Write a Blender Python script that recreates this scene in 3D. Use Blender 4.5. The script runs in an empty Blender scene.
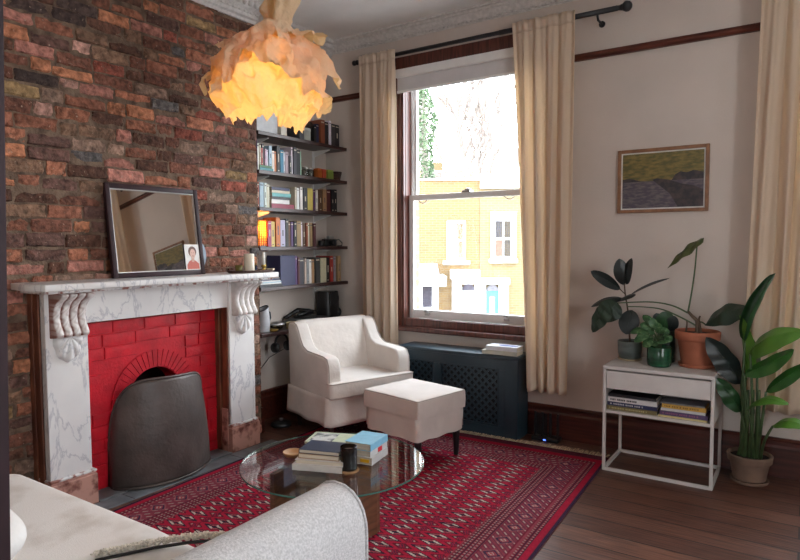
import bpy, bmesh, math, random
import numpy as np
from mathutils import Vector, Matrix

random.seed(11)
sc = bpy.context.scene
COL = sc.collection
PI = math.pi

# ------------------------------------------------------------------ camera (solved from the room's own lines)
YAW, PITCH, ROLL, FPX, EYE = math.radians(33.536), math.radians(3.313), math.radians(-0.269), 616.4, 1.42
_fw = Vector((-math.sin(YAW)*math.cos(PITCH), math.cos(YAW)*math.cos(PITCH), -math.sin(PITCH)))
_r = Vector((math.cos(YAW), math.sin(YAW), 0)); _u = _r.cross(_fw)
CR = math.cos(ROLL)*_r + math.sin(ROLL)*_u
CU = -math.sin(ROLL)*_r + math.cos(ROLL)*_u
EYEP = Vector((0, 0, EYE))
cam = bpy.data.cameras.new('camera'); camo = bpy.data.objects.new('camera', cam); COL.objects.link(camo)
camo.matrix_world = Matrix(((CR.x, CU.x, -_fw.x, 0), (CR.y, CU.y, -_fw.y, 0), (CR.z, CU.z, -_fw.z, EYE), (0, 0, 0, 1)))
cam.sensor_width = 36; cam.lens = FPX/800*36; cam.clip_start = 0.02; cam.clip_end = 300
sc.camera = camo


def at(px, py, **k):
    """world point where the photograph's sight line meets the plane x=, y= or z="""
    d = _fw + (px-400)/FPX*CR - (py-280)/FPX*CU
    (a, v), = k.items(); i = 'xyz'.index(a)
    return EYEP + d*((v-EYEP[i])/d[i])


# ------------------------------------------------------------------ mesh builder
class MB:
    def __init__(s):
        s.v, s.f, s.m, s.c = [], [], [], []

    def add(s, vs, fs, mi=0, M=None, col=None):
        o = len(s.v)
        for p in vs:
            p = Vector(p)
            s.v.append(M @ p if M else p)
        if col is not None:
            s.c.extend(col if len(col) == len(vs) and not isinstance(col[0], float) else [col]*len(vs))
        for f in fs:
            s.f.append([i+o for i in f]); s.m.append(mi)
        return s

    def box(s, x0, x1, y0, y1, z0, z1, mi=0, M=None):
        vs = [(x, y, z) for z in (z0, z1) for y in (y0, y1) for x in (x0, x1)]
        return s.add(vs, [(0, 2, 3, 1), (4, 5, 7, 6), (0, 1, 5, 4), (2, 6, 7, 3), (0, 4, 6, 2), (1, 3, 7, 5)], mi, M)

    def prism(s, poly, axis, a0, a1, mi=0, M=None):
        def P(u, v, a):
            return {'x': (a, u, v), 'y': (u, a, v), 'z': (u, v, a)}[axis]
        n = len(poly)
        vs = [P(u, v, a0) for u, v in poly] + [P(u, v, a1) for u, v in poly]
        fs = [tuple(range(n))[::-1], tuple(range(n, 2*n))] + [(i, (i+1) % n, n+(i+1) % n, n+i) for i in range(n)]
        return s.add(vs, fs, mi, M)

    def tube(s, pts, r, n=8, mi=0, M=None, cap=True, flat=1.0):
        pts = [Vector(p) for p in pts]; k = len(pts)
        rs = r if isinstance(r, (list, tuple)) else [r]*k
        vs, fs = [], []
        t0 = (pts[1]-pts[0]).normalized()
        a = Vector((0, 0, 1)) if abs(t0.z) < .9 else Vector((1, 0, 0))
        nrm = (a - t0*a.dot(t0)).normalized()
        for i, p in enumerate(pts):
            t = (pts[min(i+1, k-1)]-pts[max(i-1, 0)]).normalized()
            nrm = (nrm - t*nrm.dot(t)).normalized(); b = t.cross(nrm)
            for j in range(n):
                q = 2*PI*j/n
                vs.append(p + (nrm*math.cos(q)*flat + b*math.sin(q))*rs[i])
        for i in range(k-1):
            for j in range(n):
                fs.append((i*n+j, i*n+(j+1) % n, (i+1)*n+(j+1) % n, (i+1)*n+j))
        if cap:
            fs.append(tuple(range(n))[::-1]); fs.append(tuple(range((k-1)*n, k*n)))
        return s.add(vs, fs, mi, M)

    def lathe(s, prof, n=24, c=(0, 0, 0), mi=0, M=None, cap=True):
        vs, fs = [], []
        for r, z in prof:
            for j in range(n):
                q = 2*PI*j/n
                vs.append((c[0]+r*math.cos(q), c[1]+r*math.sin(q), c[2]+z))
        k = len(prof)
        for i in range(k-1):
            for j in range(n):
                fs.append((i*n+j, i*n+(j+1) % n, (i+1)*n+(j+1) % n, (i+1)*n+j))
        if cap:
            fs.append(tuple(range(n))[::-1]); fs.append(tuple(range((k-1)*n, k*n)))
        return s.add(vs, fs, mi, M)

    def grid(s, fn, nu, nv, mi=0, M=None, closeu=False):
        vs = [fn(i/(nu if closeu else nu-1), j/(nv-1)) for j in range(nv) for i in range(nu)]
        fs = []
        for j in range(nv-1):
            for i in range(nu if closeu else nu-1):
                i2 = (i+1) % nu
                fs.append((j*nu+i, j*nu+i2, (j+1)*nu+i2, (j+1)*nu+i))
        return s.add(vs, fs, mi, M)

    def ball(s, c, r, n=16, sc_=(1, 1, 1), mi=0, M=None):
        prof = [(max(1e-4, math.sin(PI*i/(n//2)))*r, -math.cos(PI*i/(n//2))*r) for i in range(n//2+1)]
        T = Matrix.Translation(c) @ Matrix.Diagonal((*sc_, 1))
        return s.lathe(prof, n, (0, 0, 0), mi, (M @ T) if M else T)

    def build(s, name, mats, parent=None, smooth=False, bevel=0, seg=2, sub=0, solid=0, normals=True, angle=None):
        me = bpy.data.meshes.new(name)
        me.from_pydata([tuple(p) for p in s.v], [], s.f)
        if not isinstance(mats, (list, tuple)):
            mats = [mats]
        for m in mats:
            me.materials.append(m)
        me.polygons.foreach_set('material_index', s.m)
        if s.c:
            at_ = me.color_attributes.new('Col', 'FLOAT_COLOR', 'POINT')
            at_.data.foreach_set('color', np.array([(*c, 1.0) for c in s.c], dtype=np.float32).ravel())
        if normals:
            bm = bmesh.new(); bm.from_mesh(me); bmesh.ops.recalc_face_normals(bm, faces=bm.faces); bm.to_mesh(me); bm.free()
        if smooth:
            me.polygons.foreach_set('use_smooth', [True]*len(me.polygons))
        me.update()
        o = bpy.data.objects.new(name, me); COL.objects.link(o)
        if parent:
            o.parent = parent
        if solid:
            q = o.modifiers.new('solid', 'SOLIDIFY'); q.thickness = solid; q.offset = 0
        if bevel:
            q = o.modifiers.new('bevel', 'BEVEL'); q.width = bevel; q.segments = seg; q.limit_method = 'ANGLE'; q.angle_limit = math.radians(35)
            q.harden_normals = False
            if seg > 2:
                me.polygons.foreach_set('use_smooth', [True]*len(me.polygons))
        if sub:
            q = o.modifiers.new('sub', 'SUBSURF'); q.levels = sub; q.render_levels = sub
        return o


def empty(name, loc=(0, 0, 0), rz=0.0):
    o = bpy.data.objects.new(name, None); COL.objects.link(o)
    o.location = loc; o.rotation_euler = (0, 0, rz); o.empty_display_size = .05
    return o


def tag(o, label, cat, group=None, kind=None):
    o['label'] = label; o['category'] = cat
    if group: o['group'] = group
    if kind: o['kind'] = kind
    return o


def struct(o, label=None):
    o['kind'] = 'structure'
    if label: o['label'] = label
    return o


def thing(name, label, cat, loc=(0, 0, 0), rz=0.0, group=None):
    return tag(empty(name, loc, rz), label, cat, group)


def copy_tree(o, parent=None):
    c = o.copy(); COL.objects.link(c)
    if parent: c.parent = parent
    for ch in list(o.children):
        copy_tree(ch, c)
    return c


# ------------------------------------------------------------------ materials
_mc = {}


def nodes_of(m):
    m.use_nodes = True
    nt = m.node_tree
    return nt, nt.nodes, nt.links, nt.nodes['Principled BSDF']


def mat(name, col, rough=.6, var=.12, scale=12.0, bump=0.0, bscale=150.0, metal=0.0, spec=.5, stretch=None, col2=None, lo=.35, hi=.65):
    """colour with soft procedural mottling (towards col2, or darker/lighter) and an optional fine bump"""
    m = bpy.data.materials.new(name)
    nt, N, L, b = nodes_of(m)
    b.inputs['Roughness'].default_value = rough
    b.inputs['Metallic'].default_value = metal
    b.inputs['Specular IOR Level'].default_value = spec
    tc = N.new('ShaderNodeTexCoord'); src = tc.outputs['Object']
    if stretch:
        mp = N.new('ShaderNodeMapping'); mp.inputs['Scale'].default_value = stretch
        L.new(src, mp.inputs['Vector']); src = mp.outputs['Vector']
    nz = N.new('ShaderNodeTexNoise'); nz.inputs['Scale'].default_value = scale; nz.inputs['Detail'].default_value = 5
    L.new(src, nz.inputs['Vector'])
    rp = N.new('ShaderNodeValToRGB')
    c2 = col2 or [min(1, c*(1+var)) for c in col]
    c1 = col if col2 else [c*(1-var) for c in col]
    rp.color_ramp.elements[0].position = lo; rp.color_ramp.elements[1].position = hi
    rp.color_ramp.elements[0].color = (*c1, 1); rp.color_ramp.elements[1].color = (*c2, 1)
    L.new(nz.outputs['Fac'], rp.inputs['Fac']); L.new(rp.outputs['Color'], b.inputs['Base Color'])
    if bump:
        n2 = N.new('ShaderNodeTexNoise'); n2.inputs['Scale'].default_value = bscale; n2.inputs['Detail'].default_value = 4
        L.new(src, n2.inputs['Vector'])
        bp = N.new('ShaderNodeBump'); bp.inputs['Strength'].default_value = bump; bp.inputs['Distance'].default_value = .01
        L.new(n2.outputs['Fac'], bp.inputs['Height']); L.new(bp.outputs['Normal'], b.inputs['Normal'])
    return m


def paint(col, rough=.6):
    k = (tuple(round(c, 3) for c in col), rough)
    if k not in _mc:
        _mc[k] = mat('painted_%d' % len(_mc), col, rough, var=.06, scale=30)
    return _mc[k]


def vcol_mat(name, rough, noise=.35, nscale=60, bump=.3, bscale=120, bdist=.01, spec=.3):
    m = bpy.data.materials.new(name); nt, N, L, b = nodes_of(m)
    b.inputs['Roughness'].default_value = rough; b.inputs['Specular IOR Level'].default_value = spec
    a = N.new('ShaderNodeAttribute'); a.attribute_name = 'Col'
    tc = N.new('ShaderNodeTexCoord')
    nz = N.new('ShaderNodeTexNoise'); nz.inputs['Scale'].default_value = nscale; nz.inputs['Detail'].default_value = 6
    L.new(tc.outputs['Object'], nz.inputs['Vector'])
    mr = N.new('ShaderNodeMapRange'); mr.inputs['From Min'].default_value = .3; mr.inputs['From Max'].default_value = .7
    mr.inputs['To Min'].default_value = 1-noise; mr.inputs['To Max'].default_value = 1+noise
    L.new(nz.outputs['Fac'], mr.inputs['Value'])
    vm = N.new('ShaderNodeVectorMath'); vm.operation = 'SCALE'
    L.new(a.outputs['Color'], vm.inputs[0]); L.new(mr.outputs['Result'], vm.inputs['Scale'])
    L.new(vm.outputs['Vector'], b.inputs['Base Color'])
    n2 = N.new('ShaderNodeTexNoise'); n2.inputs['Scale'].default_value = bscale; n2.inputs['Detail'].default_value = 5
    L.new(tc.outputs['Object'], n2.inputs['Vector'])
    bp = N.new('ShaderNodeBump'); bp.inputs['Strength'].default_value = bump; bp.inputs['Distance'].default_value = bdist
    L.new(n2.outputs['Fac'], bp.inputs['Height']); L.new(bp.outputs['Normal'], b.inputs['Normal'])
    return m


def brick_mat():
    m = vcol_mat('reclaimed_bricks', .9, noise=.55, nscale=30, bump=.9, bscale=60, bdist=.012)
    nt, N, L, b = nodes_of(m)
    src = b.inputs['Base Color'].links[0].from_socket
    tc = N.new('ShaderNodeTexCoord')
    n1 = N.new('ShaderNodeTexNoise'); n1.inputs['Scale'].default_value = 17; n1.inputs['Detail'].default_value = 8; n1.inputs['Roughness'].default_value = .68
    L.new(tc.outputs['Object'], n1.inputs['Vector'])
    rp = N.new('ShaderNodeValToRGB'); rp.color_ramp.elements[0].position = .60; rp.color_ramp.elements[1].position = .70
    rp.color_ramp.elements[1].color = (.8, .8, .8, 1)
    L.new(n1.outputs['Fac'], rp.inputs['Fac'])
    mx = N.new('ShaderNodeMixRGB'); L.new(rp.outputs['Color'], mx.inputs['Fac']); L.new(src, mx.inputs[1]); mx.inputs[2].default_value = (.185, .125, .088, 1)
    n2 = N.new('ShaderNodeTexNoise'); n2.inputs['Scale'].default_value = 58; n2.inputs['Detail'].default_value = 4
    L.new(tc.outputs['Object'], n2.inputs['Vector'])
    r2 = N.new('ShaderNodeValToRGB'); r2.color_ramp.elements[0].position = .66; r2.color_ramp.elements[1].position = .72
    r2.color_ramp.elements[1].color = (.7, .7, .7, 1)
    L.new(n2.outputs['Fac'], r2.inputs['Fac'])
    m2 = N.new('ShaderNodeMixRGB'); L.new(r2.outputs['Color'], m2.inputs['Fac']); L.new(mx.outputs['Color'], m2.inputs[1]); m2.inputs[2].default_value = (.44, .33, .25, 1)
    L.new(m2.outputs['Color'], b.inputs['Base Color'])
    return m


def glass_mat(name, tint=(1, 1, 1), refl=1.0, rough=0.0, ior=1.5, clear=1.0):
    """thin pane: clear transmission plus Fresnel mirror reflection"""
    m = bpy.data.materials.new(name); m.use_nodes = True
    nt = m.node_tree; N, L = nt.nodes, nt.links
    N.remove(N['Principled BSDF'])
    t = N.new('ShaderNodeBsdfTransparent'); t.inputs['Color'].default_value = (*tint, 1)
    g = N.new('ShaderNodeBsdfGlossy'); g.inputs['Roughness'].default_value = rough
    fr = N.new('ShaderNodeFresnel')
    ge = N.new('ShaderNodeNewGeometry'); mi = N.new('ShaderNodeMapRange')          # same reflectance from either side of a thin pane
    mi.inputs['To Min'].default_value = ior; mi.inputs['To Max'].default_value = 1/ior
    L.new(ge.outputs['Backfacing'], mi.inputs['Value']); L.new(mi.outputs['Result'], fr.inputs['IOR'])
    mu = N.new('ShaderNodeMath'); mu.operation = 'MULTIPLY'; mu.inputs[1].default_value = refl; mu.use_clamp = True
    L.new(fr.outputs['Fac'], mu.inputs[0])
    mx = N.new('ShaderNodeMixShader'); L.new(mu.outputs['Value'], mx.inputs['Fac'])
    L.new(t.outputs['BSDF'], mx.inputs[1]); L.new(g.outputs['BSDF'], mx.inputs[2])
    L.new(mx.outputs['Shader'], N['Material Output'].inputs['Surface'])
    return m


def trans_mat(name, col, tcol, fac=.4, bump=.3, bscale=60, weave=False):
    """cloth or paper that lets some light through"""
    m = bpy.data.materials.new(name); m.use_nodes = True
    nt = m.node_tree; N, L = nt.nodes, nt.links
    N.remove(N['Principled BSDF'])
    d = N.new('ShaderNodeBsdfDiffuse'); t = N.new('ShaderNodeBsdfTranslucent')
    d.inputs['Color'].default_value = (*col, 1); t.inputs['Color'].default_value = (*tcol, 1)
    mx = N.new('ShaderNodeMixShader'); mx.inputs['Fac'].default_value = fac
    L.new(d.outputs['BSDF'], mx.inputs[1]); L.new(t.outputs['BSDF'], mx.inputs[2])
    tc = N.new('ShaderNodeTexCoord'); nz = N.new('ShaderNodeTexNoise'); nz.inputs['Scale'].default_value = bscale; nz.inputs['Detail'].default_value = 6
    L.new(tc.outputs['Object'], nz.inputs['Vector'])
    bp = N.new('ShaderNodeBump'); bp.inputs['Strength'].default_value = bump; bp.inputs['Distance'].default_value = .02
    L.new(nz.outputs['Fac'], bp.inputs['Height'])
    L.new(bp.outputs['Normal'], d.inputs['Normal']); L.new(bp.outputs['Normal'], t.inputs['Normal'])
    L.new(mx.outputs['Shader'], N['Material Output'].inputs['Surface'])
    return m


def emit_mat(name, col, s):
    m = bpy.data.materials.new(name); nt, N, L, b = nodes_of(m)
    b.inputs['Base Color'].default_value = (*col, 1)
    b.inputs['Emission Color'].default_value = (*col, 1); b.inputs['Emission Strength'].default_value = s
    return m


def marble_mat(name, base=(.80, .79, .77), vein=(.50, .50, .53), stain=None, stain_lo=.5, stain_hi=.62):
    m = bpy.data.materials.new(name); nt, N, L, b = nodes_of(m)
    b.inputs['Roughness'].default_value = .35
    tc = N.new('ShaderNodeTexCoord')
    n1 = N.new('ShaderNodeTexNoise'); n1.inputs['Scale'].default_value = 3.6; n1.inputs['Detail'].default_value = 9; n1.inputs['Roughness'].default_value = .62; n1.inputs['Distortion'].default_value = .5
    mpv = N.new('ShaderNodeMapping'); mpv.inputs['Rotation'].default_value = (.6, .3, .2); mpv.inputs['Scale'].default_value = (1.5, 1.6, .62)
    L.new(tc.outputs['Object'], mpv.inputs['Vector']); L.new(mpv.outputs['Vector'], n1.inputs['Vector'])
    s1 = N.new('ShaderNodeMath'); s1.operation = 'SUBTRACT'; s1.inputs[1].default_value = .5; L.new(n1.outputs['Fac'], s1.inputs[0])
    ab = N.new('ShaderNodeMath'); ab.operation = 'ABSOLUTE'; L.new(s1.outputs['Value'], ab.inputs[0])
    r1 = N.new('ShaderNodeValToRGB')
    e = r1.color_ramp.elements
    e[0].position = 0; e[0].color = (*vein, 1); e[1].position = .022; e[1].color = (*base, 1)
    k = e.new(.008); k.color = (*[(v*.5+w*.5) for v, w in zip(vein, base)], 1)
    L.new(ab.outputs['Value'], r1.inputs['Fac'])
    n3 = N.new('ShaderNodeTexNoise'); n3.inputs['Scale'].default_value = 2.2; n3.inputs['Detail'].default_value = 4
    L.new(tc.outputs['Object'], n3.inputs['Vector'])
    r3 = N.new('ShaderNodeValToRGB'); r3.color_ramp.elements[0].position = .35; r3.color_ramp.elements[1].position = .7
    r3.color_ramp.elements[0].color = (1, 1, 1, 1); r3.color_ramp.elements[1].color = (.80, .80, .82, 1)
    L.new(n3.outputs['Fac'], r3.inputs['Fac'])
    mm = N.new('ShaderNodeMixRGB'); mm.blend_type = 'MULTIPLY'; mm.inputs['Fac'].default_value = 1
    L.new(r1.outputs['Color'], mm.inputs[1]); L.new(r3.outputs['Color'], mm.inputs[2])
    out = mm.outputs['Color']
    if stain:
        n2 = N.new('ShaderNodeTexNoise'); n2.inputs['Scale'].default_value = 22; n2.inputs['Detail'].default_value = 6
        L.new(tc.outputs['Object'], n2.inputs['Vector'])
        r2 = N.new('ShaderNodeValToRGB'); r2.color_ramp.elements[0].position = stain_lo; r2.color_ramp.elements[1].position = stain_hi
        L.new(n2.outputs['Fac'], r2.inputs['Fac'])
        mx = N.new('ShaderNodeMixRGB'); L.new(r2.outputs['Color'], mx.inputs['Fac'])
        L.new(out, mx.inputs[1]); mx.inputs[2].default_value = (*stain, 1); out = mx.outputs['Color']
    L.new(out, b.inputs['Base Color'])
    return m


def wood_floor_mat():
    m = bpy.data.materials.new('dark_floorboards'); nt, N, L, b = nodes_of(m)
    tc = N.new('ShaderNodeTexCoord')
    br = N.new('ShaderNodeTexBrick')
    br.inputs['Scale'].default_value = 1; br.inputs['Brick Width'].default_value = 5.2; br.inputs['Row Height'].default_value = .150
    br.inputs['Mortar Size'].default_value = .0045; br.inputs['Bias'].default_value = 0; br.offset = .37
    br.inputs['Color1'].default_value = (.072, .028, .018, 1); br.inputs['Color2'].default_value = (.145, .064, .041, 1)
    br.inputs['Mortar'].default_value = (.006, .004, .003, 1)
    L.new(tc.outputs['Object'], br.inputs['Vector'])
    mp = N.new('ShaderNodeMapping'); mp.inputs['Scale'].default_value = (1.2, 22, 1); L.new(tc.outputs['Object'], mp.inputs['Vector'])
    nz = N.new('ShaderNodeTexNoise'); nz.inputs['Scale'].default_value = 4; nz.inputs['Detail'].default_value = 7; L.new(mp.outputs['Vector'], nz.inputs['Vector'])
    mr = N.new('ShaderNodeMapRange'); mr.inputs['From Min'].default_value = .3; mr.inputs['From Max'].default_value = .7
    mr.inputs['To Min'].default_value = .55; mr.inputs['To Max'].default_value = 1.6; L.new(nz.outputs['Fac'], mr.inputs['Value'])
    vm = N.new('ShaderNodeVectorMath'); vm.operation = 'SCALE'; L.new(br.outputs['Color'], vm.inputs[0]); L.new(mr.outputs['Result'], vm.inputs['Scale'])
    L.new(vm.outputs['Vector'], b.inputs['Base Color'])
    n2 = N.new('ShaderNodeTexNoise'); n2.inputs['Scale'].default_value = 5; n2.inputs['Detail'].default_value = 5; L.new(tc.outputs['Object'], n2.inputs['Vector'])
    m2 = N.new('ShaderNodeMapRange'); m2.inputs['To Min'].default_value = .26; m2.inputs['To Max'].default_value = .55; b.inputs['Specular IOR Level'].default_value = .38; L.new(n2.outputs['Fac'], m2.inputs['Value'])
    L.new(m2.outputs['Result'], b.inputs['Roughness'])
    bp = N.new('ShaderNodeBump'); bp.inputs['Strength'].default_value = .25; bp.inputs['Distance'].default_value = .004
    ad = N.new('ShaderNodeMath'); ad.operation = 'SUBTRACT'; L.new(nz.outputs['Fac'], ad.inputs[0]); L.new(br.outputs['Fac'], ad.inputs[1])
    L.new(ad.outputs['Value'], bp.inputs['Height']); L.new(bp.outputs['Normal'], b.inputs['Normal'])
    return m


def facade_mat(name, c1, c2, mortar, scale=1.0):
    m = bpy.data.materials.new(name); nt, N, L, b = nodes_of(m)
    b.inputs['Roughness'].default_value = .9
    tc = N.new('ShaderNodeTexCoord'); mp = N.new('ShaderNodeMapping'); mp.inputs['Rotation'].default_value = (PI/2, 0, 0)
    L.new(tc.outputs['Object'], mp.inputs['Vector'])
    br = N.new('ShaderNodeTexBrick'); br.inputs['Scale'].default_value = scale
    br.inputs['Brick Width'].default_value = .225; br.inputs['Row Height'].default_value = .075; br.inputs['Mortar Size'].default_value = .008
    br.inputs['Color1'].default_value = (*c1, 1); br.inputs['Color2'].default_value = (*c2, 1); br.inputs['Mortar'].default_value = (*mortar, 1)
    L.new(mp.outputs['Vector'], br.inputs['Vector']); L.new(br.outputs['Color'], b.inputs['Base Color'])
    return m


WALLC = (.585, .515, .462)
m_plaster = mat('warm_white_plaster', WALLC, .85, var=.04, scale=2.5, bump=.12, bscale=90, spec=.2)
m_ceiling = mat('ceiling_white', (.78, .76, .73), .9, var=.05, scale=3, bump=.15, bscale=30, spec=.1)
m_cornice = mat('cornice_white', (.60, .575, .55), .85, var=.10, scale=40, bump=.5, bscale=60, spec=.2)
m_floor = wood_floor_mat()
m_mahog = mat('mahogany_trim', (.085, .022, .013), .32, var=.45, scale=4, stretch=(1, 14, 14), bump=.05)
m_mahogx = mat('mahogany_window', (.10, .028, .018), .35, var=.4, scale=4, stretch=(14, 14, 1.5))
m_skirt = mat('mahogany_skirting', (.060, .014, .009), .35, var=.4, scale=3, stretch=(1, 14, 14))
m_darkwood = mat('dark_stained_wood', (.040, .017, .015), .4, var=.4, scale=6, stretch=(12, 1, 12))
m_white = mat('white_gloss_paint', (.80, .79, .77), .4, var=.03)
m_marble = marble_mat('white_marble')
m_marble_st = marble_mat('white_marble_paint_flecked', stain=(.27, .10, .07), stain_lo=.48, stain_hi=.60)
m_pinkmarble = mat('rose_marble', (.50, .27, .215), .4, scale=15, col2=(.13, .035, .025), lo=.50, hi=.66)
m_oxblood = mat('oxblood_paint_strip', (.10, .028, .014), .5, scale=14, col2=(.24, .085, .04), lo=.42, hi=.66, stretch=(1, 1, .35))
m_red = mat('red_painted_brick', (.50, .010, .022), .38, var=.22, scale=9, bump=.25, bscale=70)
m_firebox = mat('firebox_black', (.006, .005, .005), .9)  # even near-black for the firebox interior
m_iron = mat('worn_iron_sheet', (.060, .047, .043), .45, scale=5, col2=(.125, .098, .088), bump=.25, bscale=40, metal=.25, lo=.35, hi=.75)
m_slate = mat('grey_slate', (.13, .14, .15), .5, var=.25, scale=10)
m_linen = mat('cream_linen_slipcover', (.66, .60, .55), .9, var=.06, scale=5, bump=.45, bscale=22, spec=.15)
m_linen2 = mat('crease_shade_piping', (.46, .40, .355), .9, var=.06)  # darker than the slipcover, painting crease shade into the piping
m_otto = mat('oatmeal_linen', (.64, .57, .52), .9, var=.06, scale=5, bump=.3, bscale=25, spec=.15)
m_sofa = mat('pale_sofa_tweed', (.60, .58, .58), .95, var=.16, scale=150, bump=.5, bscale=320, spec=.1)
m_sofaseat = mat('pale_sofa_seat_cloth', (.82, .78, .745), .95, scale=4.2, col2=(.52, .45, .38), lo=.48, hi=.74, bump=.25, bscale=260, spec=.1)
m_fringe = mat('cream_boucle', (.76, .70, .60), 1, var=.25, scale=90, bump=1, bscale=120, spec=.05)
m_black = mat('black_satin', (.010, .010, .011), .35, var=.1)
m_blackiron = mat('black_iron', (.012, .012, .014), .5, var=.15)
m_navy = mat('deep_navy_paint', (.014, .030, .042), .38, var=.1, scale=8)
m_gap = mat('cover_inside_shade', (.004, .005, .006), .8)
m_curtain = trans_mat('cream_curtain_cloth', (.80, .70, .58), (.88, .72, .52), .45, bump=.12, bscale=220)
m_curtain2 = trans_mat('cream_curtain_lining', (.76, .70, .62), (.80, .70, .55), .38, bump=.12, bscale=220)
m_shade = trans_mat('crumpled_paper', (.72, .60, .44), (.96, .70, .32), .42, bump=1.0, bscale=26)
m_pane = glass_mat('window_glass', (.97, .98, .98), .9)
m_tableglass = glass_mat('table_glass', (.90, .93, .91), 1.0, ior=1.6)
m_walnut = mat('walnut_board', (.13, .055, .028), .4, var=.35, scale=4, stretch=(2, 2, 12))
m_mirror = mat('mirror_silver', (.82, .80, .76), .015, var=.0, metal=1)
m_mirrorframe = mat('dark_plum_wood', (.030, .012, .015), .5, var=.3, scale=9, spec=.25)
m_page = mat('page_edges', (.62, .54, .42), .9, var=.15, scale=8, stretch=(1, 1, 60))
m_terra = mat('terracotta', (.36, .115, .060), .8, var=.14, scale=9, bump=.1)
m_terra2 = mat('weathered_terracotta', (.20, .125, .088), .85, var=.22, scale=7, bump=.15)
m_soil = mat('potting_soil', (.018, .011, .008), 1, var=.5, scale=40, bump=1, bscale=60)
m_leafdark = mat('rubber_leaf', (.010, .016, .015), .38, var=.25, scale=20)
m_leafmid = mat('deep_green_leaf', (.018, .060, .020), .32, var=.3, scale=22)
m_leafvar = mat('veined_leaf', (.030, .10, .030), .45, scale=55, col2=(.11, .20, .085), lo=.48, hi=.62)
m_leafphil = mat('olive_leaf', (.075, .090, .025), .4, var=.25, scale=14)
m_leafphil2 = mat('dusky_green_leaf', (.014, .034, .018), .35, var=.25, scale=14)
m_leafbop = mat('glossy_paradise_leaf', (.030, .115, .022), .30, var=.3, scale=7, stretch=(1, 1, 1))
m_leafbright = mat('fresh_paradise_leaf', (.075, .195, .022), .32, var=.25, scale=7)
m_stem = mat('green_stem', (.055, .095, .035), .5, var=.25)
m_stembrown = mat('woody_stem', (.085, .050, .028), .7, var=.3)
m_frameoak = mat('oak_frame', (.25, .115, .055), .5, var=.2, scale=5, stretch=(4, 4, 4))
m_console = mat('white_powdercoat', (.60, .565, .54), .45, var=.03)
m_brass = mat('aged_brass', (.45, .30, .08), .35, var=.2, metal=.9)
m_steel = mat('grey_metal', (.45, .44, .43), .3, var=.1, metal=.8)
SKY, SUN, EXPO, LAMP_W, RWIN = 8.5, 0.0, 1.05, 1.8, 0.32
# ================================================================== THE SETTING
YW = 4.34          # inner face of the window wall
XB = -3.42         # face of the brick chimney breast
XA = -3.68         # back of the alcove
ZC = 3.20          # ceiling
YC = 3.25          # corner of the chimney breast
XR = 1.95          # right wall
YP0, YP1 = .10, .262   # partition with the opening the photo is taken through
YB = -2.6

struct(MB().box(-4.0, XR+.2, YB-.2, YW+.3, -.12, 0).build('floor', m_floor))
struct(MB().box(-4.0, XR+.2, YB-.2, YW+.4, ZC, ZC+.12).build('ceiling', m_ceiling))

WIN = [(-2.83, -1.72), (.12, 1.23)]     # window openings
ZS, ZH = .75, 2.86


def window_wall():
    mb = MB(); mo = MB()
    xs = [-3.9] + [x for w in WIN for x in w] + [XR+.2]
    for i in range(0, len(xs), 2):
        mb.box(xs[i], xs[i+1], YW, YW+.16, 0, ZC)
        mo.box(xs[i], xs[i+1]+(.0 if i+1 < len(xs)-1 else 0), YW+.16, YW+.235, -2.5, ZC+1.5)
    for a, b in WIN:
        mb.box(a, b, YW, YW+.16, 0, ZS-.05); mb.box(a, b, YW, YW+.16, ZH, ZC)
        mo.box(a, b, YW+.16, YW+.235, -2.5, ZS-.05); mo.box(a, b, YW+.16, YW+.235, ZH-.02, ZC+1.5)
    struct(mb.build('wall_front', m_plaster))
    struct(mo.build('wall_front_exterior', facade_mat('stock_brick_outside', (.34, .25, .15), (.24, .15, .10), (.32, .29, .26))))


window_wall()
mb = MB()
for a, b, c, d in ((YB-.2, .45, 0, ZC), (1.55, YW+.3, 0, ZC), (.45, 1.55, 0, .8), (.45, 1.55, 2.7, ZC)):
    mb.box(XR, XR+.2, a, b, c, d)
struct(mb.build('wall_right', m_plaster))
struct(MB().box(XA-.25, XA, YC-.4, YW+.05, 0, ZC).build('wall_alcove', m_plaster))
mb = MB()
mb.box(XA, -.70, YP0, YP1-.004, 0, ZC); mb.box(1.3, XR, YP0, YP1-.004, 0, ZC); mb.box(-.70, 1.3, YP0, YP1-.004, 2.75, ZC)
struct(mb.build('wall_partition', m_plaster))
mb = MB()
mb.box(XA-.2, XA, YB, YP0, 0, ZC)
struct(mb.build('wall_left_rear', m_plaster))
mb = MB()
for a, b, c, d in ((XA, -.35-RWIN, 0, ZC), (-.35+RWIN, XR, 0, ZC), (-.35-RWIN, -.35+RWIN, 0, .70), (-.35-RWIN, -.35+RWIN, 2.7, ZC)):
    mb.box(a, b, YB-.2, YB, c, d)
struct(mb.build('wall_rear', m_plaster))


def fill_window(n, loc, rz, hw, z0, z1):
    w = struct(empty('window_%d' % n, loc, rz))
    f = MB()
    for a, b, c, d in ((-hw, -hw+.06, z0, z1), (hw-.06, hw, z0, z1), (-hw, hw, z0, z0+.07), (-hw, hw, z1-.07, z1)):
        f.box(a, b, -.12, -.06, c, d)
    k = max(2, int(hw/.4))
    for i in range(1, k):
        x = -hw+2*hw*i/k; f.box(x-.025, x+.025, -.12, -.06, z0+.07, z1-.07)
    f.build('window_frame', m_white, w)
    MB().box(-hw+.05, hw-.05, -.092, -.088, z0+.05, z1-.05).build('pane', m_pane, w)


fill_window(3, (-.35, YB, 0), 0, RWIN, .70, 2.7)  # unseen rear window, added to let in fill light
fill_window(4, (XR, 1.0, 0), PI/2*-1, .55, .8, 2.7)  # unseen right-hand window, added to light the sofa side

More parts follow.
